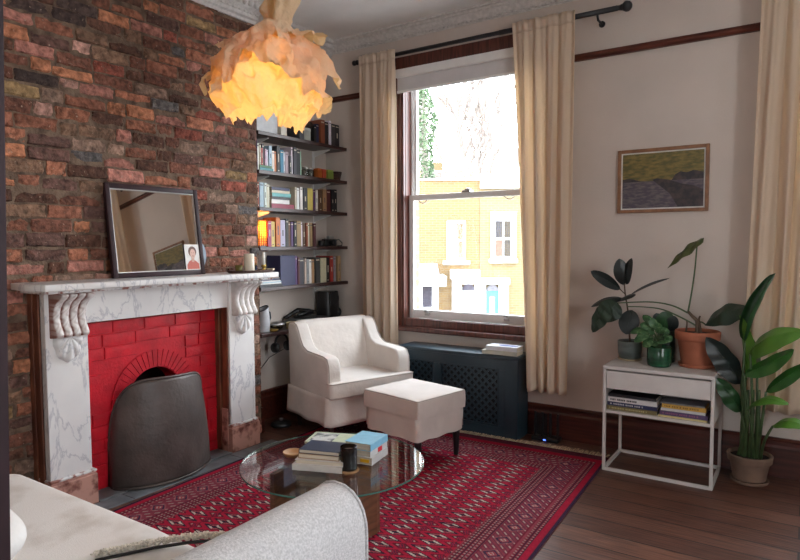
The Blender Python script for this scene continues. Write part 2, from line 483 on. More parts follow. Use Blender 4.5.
# door jamb at the left edge of the opening
dj = struct(empty('door_1', (-.597, .2652, 0)))
S = Matrix.Shear('XZ', 4, (0, 0)) if False else Matrix.Identity(4)
S[1][2] = .026                       # an old, slightly leaning casing
S[1][3] = -.026*1.39
mb = MB(); mb.box(-.10, 0, -.165, .0, 0, 2.75, M=S)
mb.build('door_frame', mat('dark_plum_casing', (.022, .008, .011), .55, var=.25, scale=9, spec=.2), dj, bevel=.0015)

# ------------------------------------------------------------------ brick chimney breast
PAL = [((.090, .042, .028), 5), ((.130, .054, .036), 5), ((.185, .074, .046), 6), ((.27, .108, .064), 3), ((.33, .135, .072), 1.8), ((.19, .056, .038), 2),
       ((.058, .038, .033), 1.8), ((.155, .090, .058), 4), ((.21, .135, .10), 2), ((.24, .155, .075), 1.0), ((.105, .055, .044), 4), ((.30, .13, .10), 3.4), ((.105, .095, .092), .6), ((.34, .19, .15), 1.2)]
PC, PW = zip(*PAL)


def brick_patch(mb, u0, u1, v0, v1, P, rng, skip=None, pal=True, course=.0755, depth=.012, jit=.0028, nu=6, nv=4):
    """rows of irregular bricks; P(u, v, d) gives the point d proud of the wall"""
    v = v0; row = 0
    while v < v1-.02:
        h = course*(rng.uniform(.92, 1.07) if pal else 1); hb = min(h, v1-v)
        u = u0 - rng.uniform(0, .2); k = rng.randint(0, 1)
        while u < u1:
            L = (.215 if k % 2 == 0 or rng.random() < .35 else .105)*rng.uniform(.86, 1.1); k += 1
            a, b = max(u, u0), min(u+L, u1)
            u += L + (rng.uniform(.006, .015) if pal else .006)
            if b-a < .03: continue
            if skip and skip(a, b, v, v+hb): continue
            d = depth*rng.uniform(.35, 1.25) if pal else depth*rng.uniform(.7, 1.05)
            c0 = rng.choices(PC, PW)[0] if pal else None
            g = rng.uniform(.8, 1.25)
            dz = rng.uniform(-.005, .005) if pal else 0
            tilt = rng.uniform(-.008, .008) if pal else 0
            gp = rng.uniform(.0015, .0050) if pal else .003
            va, vb = v+gp+dz, v+hb-gp+dz+rng.uniform(-.003, .002)*(1 if pal else 0)
            vs, cs = [], []
            us = [0, .0] + [i/(nu-1) for i in range(1, nu-1)] + [1, 1.]
            ws = [0, .0] + [i/(nv-1) for i in range(1, nv-1)] + [1, 1.]
            ed = .006 if pal else .003
            for j, w in enumerate(ws):
                for i, q in enumerate(us):
                    outer = i in (0, len(us)-1) or j in (0, len(ws)-1)
                    ring = i in (1, len(us)-2) or j in (1, len(ws)-2)
                    uu = a+ed + (b-a-2*ed)*q; vv = va+ed + (vb-va-2*ed)*w
                    if outer:
                        if i == 0: uu -= ed
                        if i == len(us)-1: uu += ed
                        if j == 0: vv -= ed
                        if j == len(ws)-1: vv += ed
                        dd = -.0012
                    else:
                        dd = d + tilt*(w-.5)*2 - (ed*.7 if ring else 0)
                        if pal: dd += rng.uniform(-.0035, .0025)
                    uu += rng.uniform(-jit, jit); vv += rng.uniform(-jit, jit)*.8
                    vs.append(P(uu, vv, dd))
                    if pal:
                        t = 1.18*g*rng.uniform(.86, 1.14)
                        cs.append((c0[0]*t, c0[1]*t, c0[2]*t))
            n = len(us)
            fs = [(j*n+i, j*n+i+1, (j+1)*n+i+1, (j+1)*n+i) for j in range(len(ws)-1) for i in range(n-1)]
            mb.add(vs, fs, 0, None, cs if pal else None)
        v += h; row += 1


m_brick = brick_mat()
m_mortar = mat('crumbly_mortar', (.185, .125, .085), .95, scale=16, col2=(.080, .050, .034), bump=1.0, bscale=55, lo=.38, hi=.66)
FY0, FY1, FZ = 1.845, 2.83, 1.0     # fireplace opening
mb = MB()
mb.box(XB-.2, XB, YP1, FY0, 0, ZC); mb.box(XB-.2, XB, FY1, YC, 0, ZC); mb.box(XB-.2, XB, FY0, FY1, FZ, ZC)
wl = struct(mb.build('wall_left', m_mortar))
rng = random.Random(5)
bk = MB()
brick_patch(bk, 1.0, YC, .0, ZC-.15, lambda u, v, d: (XB+d, u, v), rng, jit=.0048,
            skip=lambda a, b, v, w: (w < 1.19 and a > 1.63 and b < 3.05))
brick_patch(bk, XA+.06, XB+.004, .0, ZC, lambda u, v, d: (u, YC+d*.5, v), rng)
bk.build('brickwork', m_brick, wl, smooth=False)

# ------------------------------------------------------------------ skirting, picture rail, cornice
def skirting_poly(h, t, lip=True):
    return [(0, 0), (t, 0), (t, h-.06), (t*.72, h-.045), (t*.72, h-.022), (t*.95, h-.012), (t*.6, h), (0, h)]


p = [(YW-a, z) for a, z in skirting_poly(.238, .026)]
struct(MB().prism(p, 'x', XA, XR).build('baseboard_front', m_skirt))
p = [(XA+a, z) for a, z in skirting_poly(.238, .026)]
struct(MB().prism(p, 'y', YC, YW).build('baseboard_alcove', m_skirt))
p = [(YC+a*.8, z) for a, z in skirting_poly(.19, .026)]
struct(MB().prism(p, 'x', XA, XB+.012).build('baseboard_chimney', m_skirt))

p = [(YW, 2.685), (YW-.018, 2.687), (YW-.027, 2.70), (YW-.022, 2.715), (YW-.03, 2.728), (YW, 2.732)]
tr = MB()
for a, b in ((XA, WIN[0][0]-.115), (WIN[0][1]+.115, WIN[1][0]-.115), (WIN[1][1]+.115, XR)):
    tr.prism(p, 'x', a, b)
struct(tr.build('trim_1', m_mahog))
struct(MB().prism([(XA, 2.685), (XA+.02, 2.687), (XA+.028, 2.70), (XA+.03, 2.728), (XA, 2.732)], 'y', YC, YW).build('trim_2', m_mahog))


def cornice_prof(d):
    return [(0, 0), (.018, 0), (.022, .02), (.045, .028), (.05, .05), (.085, .075), (.12, .115), (.15, .125), (.155, .155), (.185, .16), (.19, .19), (0, .19)]


cp = [(a*.95, ZC-.182+b*.96) for a, b in cornice_prof(1)]
c1 = MB().prism([(XB+a, z) for a, z in cp], 'y', YP1, YC+.16)
c1b = MB().prism([(YC+a, z) for a, z in cp], 'x', XA, XB+.16)
rc = random.Random(2)
for k in range(60):                                    # moulded ornament: leaves and beads
    y = YP1+.05+k*.052
    if y > YC+.1: break
    c1.ball((XB+.105, y, ZC-.082), .024, 8, (.9, .8, 1.2))
    c1.box(XB+.048, XB+.062, y-.012, y+.012, ZC-.135, ZC-.105)
    c1.ball((XB+.168, y+.02, ZC-.035), .015, 6, (1, 1.2, 1))
ct = struct(empty('trim_3', (0, 0, 0)))
c1.build('moulding', m_cornice, ct); c1b.build('moulding', m_cornice, ct)
MB().prism([(XA+a, z) for a, z in cp], 'y', YC, YW).build('moulding', m_cornice, ct)
cf = MB().prism([(YW-a*.5, ZC-.095+b*.5) for a, b in cornice_prof(1)], 'x', XA, XR)
for k in range(170):
    x = XA+.02+k*.033
    if x > XR: break
    cf.ball((x, YW-.028+rc.uniform(-.006, .006), ZC-.083+rc.uniform(-.006, .004)), .010+rc.uniform(0, .006), 6, (1, 1, .7))
struct(cf.build('trim_4', m_cornice))


# ------------------------------------------------------------------ sash windows
def sash(par, a, b, y, z0, z1, nm, top=.045, bot=.07):
    s = .042
    m = MB()
    m.box(a, a+s, y, y+.04, z0, z1); m.box(b-s, b, y, y+.04, z0, z1)
    m.box(a+s, b-s, y, y+.04, z0, z0+bot); m.box(a+s, b-s, y, y+.04, z1-top, z1)
    o = m.build(nm, m_white, par, bevel=.005)
    MB().box(a+s-.004, b-s+.004, y+.018, y+.022, z0+bot-.004, z1-top+.004).build('pane', m_pane, o)
    return o


def make_window(n, a, b):
    w = struct(empty('window_%d' % n, ((a+b)/2, YW, 0)))
    a, b = a-(a+b)/2, b-(a+b)/2
    hw = (b-a)/2; a, b = -hw, hw
    ar = MB()
    for s0, s1 in ((a-.105, a+.012), (b-.012, b+.105)):
        ar.box(s0, s1, -.028, 0, .70, 2.86)
        ar.box(s0+.02, s1-.02, -.038, -.028, .70, 2.86)
    ar.box(a-.105, b+.105, -.034, 0, 2.85, 2.955)
    ar.box(a, a+.014, 0, .16, .74, 2.86); ar.box(b-.014, b, 0, .16, .74, 2.86); ar.box(a, b, 0, .16, 2.845, 2.86)
    ar.box(a-.105, b+.105, -.018, 0, .72, .80); ar.box(a, b, 0, .05, .745, .80)
    ar.build('window_frame', m_mahogx, w, bevel=.004)
    MB().box(a-.13, b+.13, -.062, 0, .695, .735).build('sill', m_mahogx, w, bevel=.008)
    m = MB()
    m.box(a+.014, a+.03, .085, .10, .80, 2.845); m.box(b-.03, b-.014, .085, .10, .80, 2.845)
    m.build('parting_bead', m_white, w)
    lo = sash(w, a+.018, b-.018, .045, .80, 1.83, 'lower_sash', top=.045, bot=.072)
    up = sash(w, a+.018, b-.018, .10, 1.79, 2.845, 'upper_sash', top=.06, bot=.045)
    for xx in (a+.20, b-.20):
        k = MB().box(xx-.022, xx+.022, .030, .045, .828, .850)
        k.prism([(.030, .850), (.012, .858), (.014, .876), (.030, .868)], 'x', xx-.016, xx+.016)
        k.build('sash_lift', m_steel, lo, bevel=.002)
    for xx in (a+.16, b-.18):
        MB().tube([(xx-.045+.09*t, .036, 1.784-.026*math.sin(PI*t)) for t in [i/10 for i in range(11)]], .004, 6).build('pull_ring', m_white, lo, smooth=True)
    k = MB().box(-.035, .035, .04, .09, 1.83, 1.845); k.ball((.01, .06, 1.855), .014, 10); k.box(-.02, .035, .052, .066, 1.848, 1.858)
    k.build('sash_lock', m_steel, lo)
    MB().box(a, b, .14, .40, .66, .70).build('outer_sill', m_white, w)
    return w


for i, (a, b) in enumerate(WIN):
    make_window(i+1, a, b)

# roller blind
a, b = WIN[0]
t = thing('roller_blind', 'pale grey roller blind drawn up at the top of the sash window', 'blind', ((a+b)/2, YW-.036, 2.66))
h = (b-a)/2+.04
MB().box(-h, h, -.035, 0, .12, .19).build('head_box', m_white, t, bevel=.01)
MB().box(-h+.01, h-.01, -.014, -.010, .015, .13).build('blind_cloth', mat('blind_cloth', (.62, .60, .60), .9, var=.03), t)
MB().box(-h+.01, h-.01, -.020, -.004, .0, .018).build('bottom_bar', m_white, t)
# ================================================================== FIREPLACE
XS_, XRED = -3.27, -3.392
fp = thing('fireplace', 'white marble fireplace surround with scroll corbels around a red painted brick grate', 'fireplace', (XB, 2.34, 0))


def W(o, p):
    """park a part built in world coordinates under a thing"""
    o.parent = p
    o.matrix_parent_inverse = Matrix.Identity(4)
    bpy.context.view_layer.update()
    me = o.data; me.transform(Matrix(p.matrix_world).inverted())
    return o


bpy.context.view_layer.update()
# shelf with clipped corners
sh = [(XB, 1.53), (-3.18, 1.505), (-3.08, 1.535), (-3.08, 3.115), (-3.12, 3.155), (XB, 3.155)]
W(MB().prism(sh, 'z', 1.195, 1.230).build('mantel_shelf', m_marble, bevel=.006, seg=3), fp)
MB_ = MB().box(XB, -3.14, 1.56, 3.12, 1.178, 1.196)
W(MB_.build('shelf_moulding', m_marble_st, bevel=.004), fp)
W(MB().box(XB+.02, -3.285, 1.845, 2.83, .998, 1.180).build('frieze', m_marble, bevel=.003), fp)


def corbel(y0, y1, m, mshell, par, stained):
    prof = [(0, .128), (.03, .128), (.07, .126), (.12, .112), (.20, .075), (.30, .052), (.40, .040), (.55, .034), (.70, .042), (.82, .060), (.90, .070), (.97, .064), (1, .040)]

    def dep(v):
        for (a, d), (b, e) in zip(prof, prof[1:]):
            if v <= b:
                q = (v-a)/(b-a); return d+(e-d)*q
        return prof[-1][1]
    z1, z0 = 1.178, .938

    cols = []

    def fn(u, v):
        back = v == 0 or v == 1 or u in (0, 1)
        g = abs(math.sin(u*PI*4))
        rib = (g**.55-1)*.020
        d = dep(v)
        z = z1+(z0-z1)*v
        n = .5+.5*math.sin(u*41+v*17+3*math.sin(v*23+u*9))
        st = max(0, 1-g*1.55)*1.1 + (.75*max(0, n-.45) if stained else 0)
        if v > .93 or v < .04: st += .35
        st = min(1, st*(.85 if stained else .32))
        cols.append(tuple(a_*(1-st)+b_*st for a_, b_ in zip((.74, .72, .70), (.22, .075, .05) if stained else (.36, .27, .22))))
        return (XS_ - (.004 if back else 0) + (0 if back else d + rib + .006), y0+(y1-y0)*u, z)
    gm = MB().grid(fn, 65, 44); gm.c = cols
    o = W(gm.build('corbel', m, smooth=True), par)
    # shell (anthemion) hanging below the scroll
    yc, n = (y0+y1)/2, 44

    def fs(u, v):
        ang = (u-.5)*PI*1.04
        R = .132*(1-.22*abs(math.sin(ang))**2)
        lobe = 1+.07*abs(math.cos(ang*5.0))
        rr = v*R*lobe
        rib = .011*abs(math.cos(ang*5.0))*min(1, v*2)*(1 if v < 1 else 0)
        dome = .024*math.sqrt(max(0, 1-v*v)) + .008
        return (XS_ + (dome + rib if v < 1 else -.002), yc + rr*math.sin(ang)*.72, .942 - rr*math.cos(ang))
    so = MB().grid(fs, n, 12).build('shell', mshell, smooth=True)
    so.parent = o; so.matrix_parent_inverse = Matrix.Identity(4); bpy.context.view_layer.update()
    so.data.transform(Matrix(o.matrix_world).inverted())
    return o


m_corbel = vcol_mat('carved_marble', .4, noise=.12, nscale=40, bump=.15, bscale=60, spec=.4)
for k, (y0, y1) in enumerate(((1.62, 1.845), (2.83, 3.055))):
    p = W(MB().box(XB, XS_, y0, y1, .18, 1.180).build('pilaster', m_marble, bevel=.003), fp)
    b = MB()
    b.box(XB, XS_+.024, y0-.012, y1+.018, 0, .165); b.box(XB, XS_+.018, y0-.008, y1+.012, .165, .180)
    pb = b.build('plinth', m_pinkmarble, bevel=.004)
    lip = MB().box(XB, XS_+.022, y0-.010, y1+.016, .178, .190).build('plinth_lip', m_marble_st, bevel=.004)
    for q in (pb, lip):
        W(q, fp)
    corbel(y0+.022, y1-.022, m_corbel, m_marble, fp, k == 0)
# stripped paint battens on the outer return and inner jambs
b = MB()
b.box(XB+.004, -3.372, 1.606, 1.62, 0, 1.18); b.box(-3.358, -3.312, 1.608, 1.62, 0, 1.18)
b.box(XB+.004, -3.312, 1.613, 1.62, 0, 1.18)
W(b.build('side_batten', m_oxblood, bevel=.002), fp)
b = MB()
b.box(XRED-.02, -3.350, 2.806, 2.83, 0, .998); b.box(-3.340, -3.285, 2.818, 2.83, 0, .998)
b.box(XRED-.02, -3.345, 1.845, 1.853, 0, .998); b.box(XRED-.02, -3.362, 1.853, 2.81, .984, .998)
W(b.build('inner_batten', m_oxblood, bevel=.002), fp)
W(MB().box(-3.345, -3.285, 2.812, 2.84, 0, .30).build('inner_block', m_pinkmarble, bevel=.003), fp)
# red brick panel with an arched opening
AC, AZ, AR, AH = 2.335, .48, .185, .0
arc = [(AC+AR*math.cos(PI-PI*i/20), AZ+AR*.98*math.sin(PI*i/20)) for i in range(21)]
hole = [(AC-AR, 0)] + arc + [(AC+AR, 0)]
mb = MB()
mb.box(XB-.10, XRED, 1.84, AC-AR, 0, 1.0); mb.box(XB-.10, XRED, AC+AR, 2.83, 0, 1.0)
vs, fs = [], []
for i, (y, z) in enumerate(arc):
    vs += [(XRED, y, z), (XRED, y, 1.0), (XB-.10, y, z), (XB-.10, y, 1.0)]
for i in range(20):
    a = 4*i; b = a+4
    fs += [(a, b, b+1, a+1), (a, a+2, b+2, b)]
mb.add(vs, fs)


def inring(a, b, v, w):
    c, z = (a+b)/2, (v+w)/2
    for yy in (a, c, b):
        for zz in (v, w):
            if math.hypot(yy-AC, max(0, zz-AZ)) < AR+.112 and zz > AZ-.01: return True
    return (b > AC-AR-.004 and a < AC+AR+.004 and z < AZ)


rng = random.Random(9)
brick_patch(mb, 1.853, 2.806, 0, .985, lambda u, v, d: (XRED+d*.5, u, v), rng, skip=inring, pal=False, course=.0757, depth=.020, jit=.0008)
nv = 23
for i in range(nv):
    a0, a1 = PI*(i+.06)/nv, PI*(i+.94)/nv
    r0, r1 = AR+.002, AR+.106
    vs = []
    for d in (0, .007):
        for aa, rr in ((a0, r0), (a1, r0), (a1, r1), (a0, r1)):
            vs.append((XRED+d, AC-rr*math.cos(aa), AZ+rr*math.sin(aa)))
    mb.add(vs, [(0, 1, 2, 3), (4, 7, 6, 5), (0, 4, 5, 1), (1, 5, 6, 2), (2, 6, 7, 3), (3, 7, 4, 0)])
W(mb.build('red_brick_panel', m_red, smooth=False), fp)
mb = MB()
mb.box(XB-.42, XB-.40, 1.9, 2.78, 0, .8); mb.box(XB-.42, XB-.10, 1.9, 1.92, 0, .8); mb.box(XB-.42, XB-.10, 2.76, 2.78, 0, .8)
mb.box(XB-.42, XB-.10, 1.9, 2.78, .78, .8); mb.box(XB-.42, XB-.10, 1.9, 2.78, .0, .01)
W(mb.build('firebox', m_firebox), fp)
# slate hearth
hh = MB()
for k in range(6):
    hh.box(XRED+.004, -3.235, 1.862+k*.158, 2.016+k*.158, 0, .010)
for k in range(4):
    hh.box(-3.231, -3.105, 1.60+k*.393, 1.988+k*.393, 0, .0045)
tag(hh.build('hearth', m_slate, bevel=.002), 'grey slate hearth strip on the floor in front of the red grate', 'hearth')

# iron fire guard: bowed, hooded sheet
G0, G1 = 1.990, 2.655


def gx(u):
    return -3.335 + .215*(math.sin(PI*min(1, max(0, u)))**.55)*(1-.22*u) + .03*u


def guard(u, v):
    uu = .5-.5*math.cos(PI*u)
    hgt = .632*(1-abs(2*uu-1)**5.2)**(1/5.2)*(1-.045*uu)
    y = G0+(G1-G0)*uu
    taper = 1-.06*(v**2.0)
    y = 2.305+(y-2.305)*taper
    z = .012 + max(hgt, .003)*v
    return (gx(uu)-.05*v*v, y, z)


gt = thing('fire_guard', 'rounded dark iron fire guard standing before the red fireplace opening', 'fire guard', (-3.2, 2.3, 0.01))
bpy.context.view_layer.update()
W(MB().grid(guard, 60, 26).build('guard_sheet', m_iron, smooth=True, solid=.004), gt)
W(MB().tube([guard(i/60, 1) for i in range(61)], .008, 8).build('rolled_rim', m_iron, smooth=True), gt)
W(MB().tube([Vector(guard(i/60, 0))+Vector((.004, 0, .002)) for i in range(2, 59)], .008, 6).build('base_rim', m_iron, smooth=True), gt)

# ================================================================== ON THE MANTEL
ZM = 1.2305
mt = thing('wall_mirror', 'dark framed rectangular mirror leaning on the brick wall above the fireplace', 'mirror', (-3.325, 2.365, ZM))
LEAN = math.radians(7.0)
mt.rotation_euler = (0, -LEAN, 0)
hw, hh_, fr = .323, .560, .030
b = MB()
b.box(-.028, 0, -hw, -hw+fr, 0, hh_); b.box(-.028, 0, hw-fr, hw, 0, hh_)
b.box(-.028, 0, -hw+fr, hw-fr, 0, fr); b.box(-.028, 0, -hw+fr, hw-fr, hh_-fr, hh_)
b.box(-.028, -.02, -hw+.01, hw-.01, .01, hh_-.01)
b.build('mirror_frame', m_mirrorframe, mt, bevel=.006, seg=3)
b = MB()
for a0, a1, c0, c1 in ((-hw+fr-.001, -hw+fr+.006, fr, hh_-fr), (hw-fr-.006, hw-fr+.001, fr, hh_-fr), (-hw+fr, hw-fr, fr-.001, fr+.006), (-hw+fr, hw-fr, hh_-fr-.006, hh_-fr+.001)):
    b.box(-.02, -.006, a0, a1, c0, c1)
b.build('inner_slip', m_steel, mt)
MB().box(-.019, -.014, -hw+fr, hw-fr, fr, hh_-fr).build('mirror_glass', m_mirror, mt)

pc = thing('portrait_card', 'small white portrait card of a person in a red shirt, tucked at the mirror corner', 'card', (-3.3345, 2.603, ZM+.0315))
pc.rotation_euler = (0, -LEAN, 0)
MB().box(-.0015, .0, -.058, .058, 0, .165).build('card', paint((.78, .76, .73)), pc)


def flat(pts, x, t=.0008):
    return MB().prism(pts, 'x', x, x+t)


ell = lambda cy, cz, ry, rz: [(cy+ry*math.cos(2*PI*i/24), cz+rz*math.sin(2*PI*i/24)) for i in range(24)]
flat([(-.048, .004), (.046, .004), (.044, .038), (.022, .056), (.010, .062), (-.014, .062), (-.030, .054), (-.046, .034)], .0002).build('red_shirt', paint((.55, .13, .09)), pc)
flat([(-.011, .05), (.009, .05), (.010, .075), (-.010, .075)], .0008).build('neck', paint((.62, .38, .30)), pc)
flat(ell(0, .118, .031, .034), .0008).build('hair', paint((.16, .09, .07)), pc)
flat(ell(.001, .104, .021, .031), .0014).build('face', paint((.66, .43, .35)), pc)
b = MB()
for q in (-.008, .010):
    b.prism(ell(q, .110, .0035, .0018), 'x', .0020, .0026)
b.prism(ell(.001, .089, .007, .0018), 'x', .0020, .0026)
b.build('features', paint((.25, .10, .09)), pc)

pl = MB().lathe([(.001, .0), (.075, .002), (.125, .012), (.128, .016), (.075, .007), (.001, .004)], 36)
po = pl.build('plate', mat('blue_grey_glaze', (.25, .30, .36), .25, var=.2, scale=12), smooth=True)
po.location = (-3.395, 2.612, ZM+.128); po.rotation_euler = (0, PI/2-.12, 0)
tag(po, 'round blue-grey plate half hidden behind the right edge of the mirror', 'plate')

TY = 2.985
tr = MB()
prof = [(0, 0), (.9, 0), (1.0, .018), (.97, .018), (.88, .006), (0, .006)]
tr.lathe([(max(.001, r), z) for r, z in prof], 40)
to = tr.build('wooden_tray', mat('dark_tray_wood', (.055, .022, .014), .45, var=.3), smooth=False)
to.scale = (.095, .205, 1); to.location = (-3.215, TY, ZM)
for v in to.data.vertices: pass
to.data.transform(Matrix.Diagonal((.095, .205, 1, 1))); to.scale = (1, 1, 1)
tag(to, 'long oval dark wooden tray of candles at the right end of the mantelpiece', 'tray')
ZT = ZM+.0065
cd = thing('pillar_candle', 'thick ivory pillar candle on the mantelpiece tray', 'candle', (-3.20, 2.955, ZT))
MB().lathe([(.034, 0), (.036, .004), (.035, .118), (.031, .124), (.026, .119), (.005, .112)], 28).build('wax', mat('ivory_wax', (.80, .72, .58), .55, var=.04), cd, smooth=True)
MB().tube([(0, 0, .112), (.002, .001, .126)], .0016, 6).build('wick', m_black, cd)
cs = thing('candlestick', 'slim white taper candle in a brass holder on the mantelpiece tray', 'candlestick', (-3.185, 3.075, ZT))
MB().lathe([(.030, 0), (.031, .006), (.012, .012), (.010, .026), (.019, .032), (.016, .04), (.016, .046)], 20).build('brass_holder', m_brass, cs, smooth=True)
MB().lathe([(.0115, .040), (.0105, .128), (.004, .134)], 16).build('taper', mat('white_wax', (.80, .77, .70), .5, var=.03), cs, smooth=True)
MB().tube([(0, 0, .132), (.001, 0, .144)], .0013, 5).build('wick', m_black, cs)
vt = thing('votive_glass', 'small olive green votive cup left of the pillar candle on the tray', 'cup', (-3.225, 2.885, ZT))
MB().lathe([(.020, 0), (.024, .01), (.026, .046), (.023, .046), (.019, .01), (.001, .008)], 20).build('cup', mat('olive_glass', (.16, .14, .035), .15, var=.2), vt, smooth=True)
MB().lathe([(.020, .010), (.021, .030), (.001, .031)], 16).build('wax', mat('olive_wax', (.30, .26, .10), .5), vt, smooth=True)
bb = thing('bottle', 'tiny dark blue bottle between the two candles on the tray', 'bottle', (-3.215, 3.03, ZT))
MB().lathe([(.011, 0), (.012, .003), (.012, .030), (.005, .038), (.005, .046)], 16).build('glass_body', mat('cobalt_glass', (.012, .018, .05), .12), bb, smooth=True)
MB().lathe([(.0065, .044), (.0065, .054)], 12).build('cap', m_brass, bb)
mbx = tag(MB().box(-.022, .022, -.016, .016, 0, .014).build('matchbox', paint((.60, .50, .34)), bevel=.001), 'little cream matchbox at the right end of the mantelpiece tray', 'matchbox')
mbx.location = (-3.17, 3.128, ZT+.004); mbx.rotation_euler = (0, .0, .4)

# ================================================================== ALCOVE SHELVES
XF = -3.43; XSP = -3.462
TOPS = [2.272, 1.982, 1.704, 1.406, 1.096]
NM = ['top', 'second', 'third', 'fourth', 'fifth']
for i, z in enumerate(TOPS):
    t = thing('shelf', f'dark wooden alcove shelf, {NM[i]} from the top, carrying books' if i < 4 else 'dark wooden alcove shelf, fifth from the top, just above mantelpiece level', 'shelf', (XA, 3.8, z), 0, 'alcove shelves')
    MB().box(.002, XF-XA, YC-3.8+.03, YW-3.8-.006, -.028, 0).build('board', m_darkwood, t, bevel=.003)
    for y in (3.44, 4.17):
        MB().prism([(.004, -.028), (.19, -.028), (.19, -.034), (.03, -.075), (.004, -.085)], 'y', y-3.8-.006, y-3.8+.006).build('bracket', m_white, t)
for y, l in ((3.44, 'left-hand'), (4.17, 'right-hand')):
    b = MB(); b.box(XA, XA+.006, y-.014, y+.014, .85, 2.6)
    tag(b.build('shelf_track', m_white), f'{l} white metal shelf track on the alcove wall', 'shelf track')
# lower shelf with a curved front
pts = [(XA+.002, YC+.03), (-3.43, YC+.03)] + [(-3.43-.05*(q/8)**2*0 - .0, YC+.03+.42*q/8) for q in range(1, 9)] + [(-3.45, 3.85), (-3.45, YW-.03), (XA+.002, YW-.03)]
low = thing('shelf', 'lowest dark wooden alcove shelf, behind the armchair, holding a turntable', 'shelf', (XA, 3.8, .745), 0, 'alcove shelves')
bpy.context.view_layer.update()
W(MB().prism(pts, 'z', .715, .745).build('board', m_darkwood, bevel=.004), low)
for y in (3.44, 4.17):
    MB().prism([(.004, -.03), (.17, -.03), (.17, -.036), (.03, -.075), (.004, -.085)], 'y', y-3.8-.006, y-3.8+.006).build('bracket', m_white, low)

# colours of the spines
SP = {'white': (.72, .70, .67), 'cream': (.62, .55, .42), 'purple': (.10, .04, .14), 'black': (.012, .012, .014), 'charcoal': (.04, .04, .045), 'pale blue': (.38, .52, .60),
      'teal': (.03, .22, .25), 'blue': (.02, .16, .32), 'navy': (.018, .022, .075), 'orange': (.55, .17, .04), 'red': (.40, .04, .03), 'mauve': (.42, .30, .36), 'pale green': (.40, .58, .50),
      'brown': (.12, .055, .03), 'crimson': (.28, .025, .06), 'yellow': (.60, .45, .12), 'grey': (.28, .28, .28), 'magenta': (.34, .05, .14), 'tan': (.36, .22, .11), 'maroon': (.09, .015, .02),
      'aqua': (.14, .42, .42), 'lavender': (.45, .44, .55), 'rust': (.26, .07, .03), 'green': (.05, .16, .06)}
ORD = ['first', 'second', 'third', 'fourth', 'fifth', 'sixth', 'seventh', 'eighth', 'ninth', 'tenth', 'eleventh', 'twelfth', 'thirteenth', 'fourteenth', 'fifteenth', 'sixteenth', 'seventeenth', 'eighteenth', 'nineteenth', 'twentieth',
       'twenty-first', 'twenty-second', 'twenty-third', 'twenty-fourth']


def upright_book(y0, y1, z, h, dep, col, rng, xf=XSP, tilt=0):
    """spine to the room (+x); boards round a page block; bands on the spine"""
    w = y1-y0; c = .002
    b = MB()
    b.box(-dep, 0, 0, c, 0, h); b.box(-dep, 0, w-c, w, 0, h); b.box(-.003, 0, c, w-c, 0, h)
    b.box(-dep+.004, -.003, c, w-c, .003, h-.004, 1)
    if .011 < w < .06:
        q = rng.random()
        z0 = h*rng.uniform(.55, .75)
        if q < .45: b.box(0, .0006, w*.38, w*.62, h*.4, z0, 2)
        if q > .35: b.box(0, .0006, w*.15, w*.85, h*.88, h*.92, 2)
        if q < .4: b.box(0, .0006, w*.3, w*.7, h*.06, h*.10, 2)
    dark = sum(col) < .6
    o = b.build('book', [paint(col, .5), m_page, paint((.60, .54, .42) if dark else (.10, .09, .10), .5)])
    o.location = (xf, y0, z+.0005); o.rotation_euler = (tilt, 0, 0)
    return o


def flat_book(x0, x1, y0, y1, z, t, col, name='book', rz=0, parent_parts=True, spine='x+'):
    cx, cy = (x0+x1)/2, (y0+y1)/2
    a, b_ = (x1-x0)/2, (y1-y0)/2
    b = MB(); c = .0018
    b.box(-a, a, -b_, b_, 0, c); b.box(-a, a, -b_, b_, t-c, t)
    p = MB()
    if spine == 'x+': b.box(a-.002, a, -b_, b_, c, t-c); p.box(-a+.004, a-.002, -b_+.004, b_-.004, c, t-c)
    elif spine == 'y-': b.box(-a, a, -b_, -b_+.002, c, t-c); p.box(-a+.004, a-.004, -b_+.002, b_-.004, c, t-c)
    elif spine == 'y+': b.box(-a, a, b_-.002, b_, c, t-c); p.box(-a+.004, a-.004, -b_+.004, b_-.002, c, t-c)
    elif spine == 'x-': b.box(-a, -a+.002, -b_, b_, c, t-c); p.box(-a+.002, a-.004, -b_+.004, b_-.004, c, t-c)
    e = empty(name, (cx, cy, z), rz)
    b.build('cover', paint(col, .45), e, bevel=.0008); p.build('page_block', m_page, e)
    return e


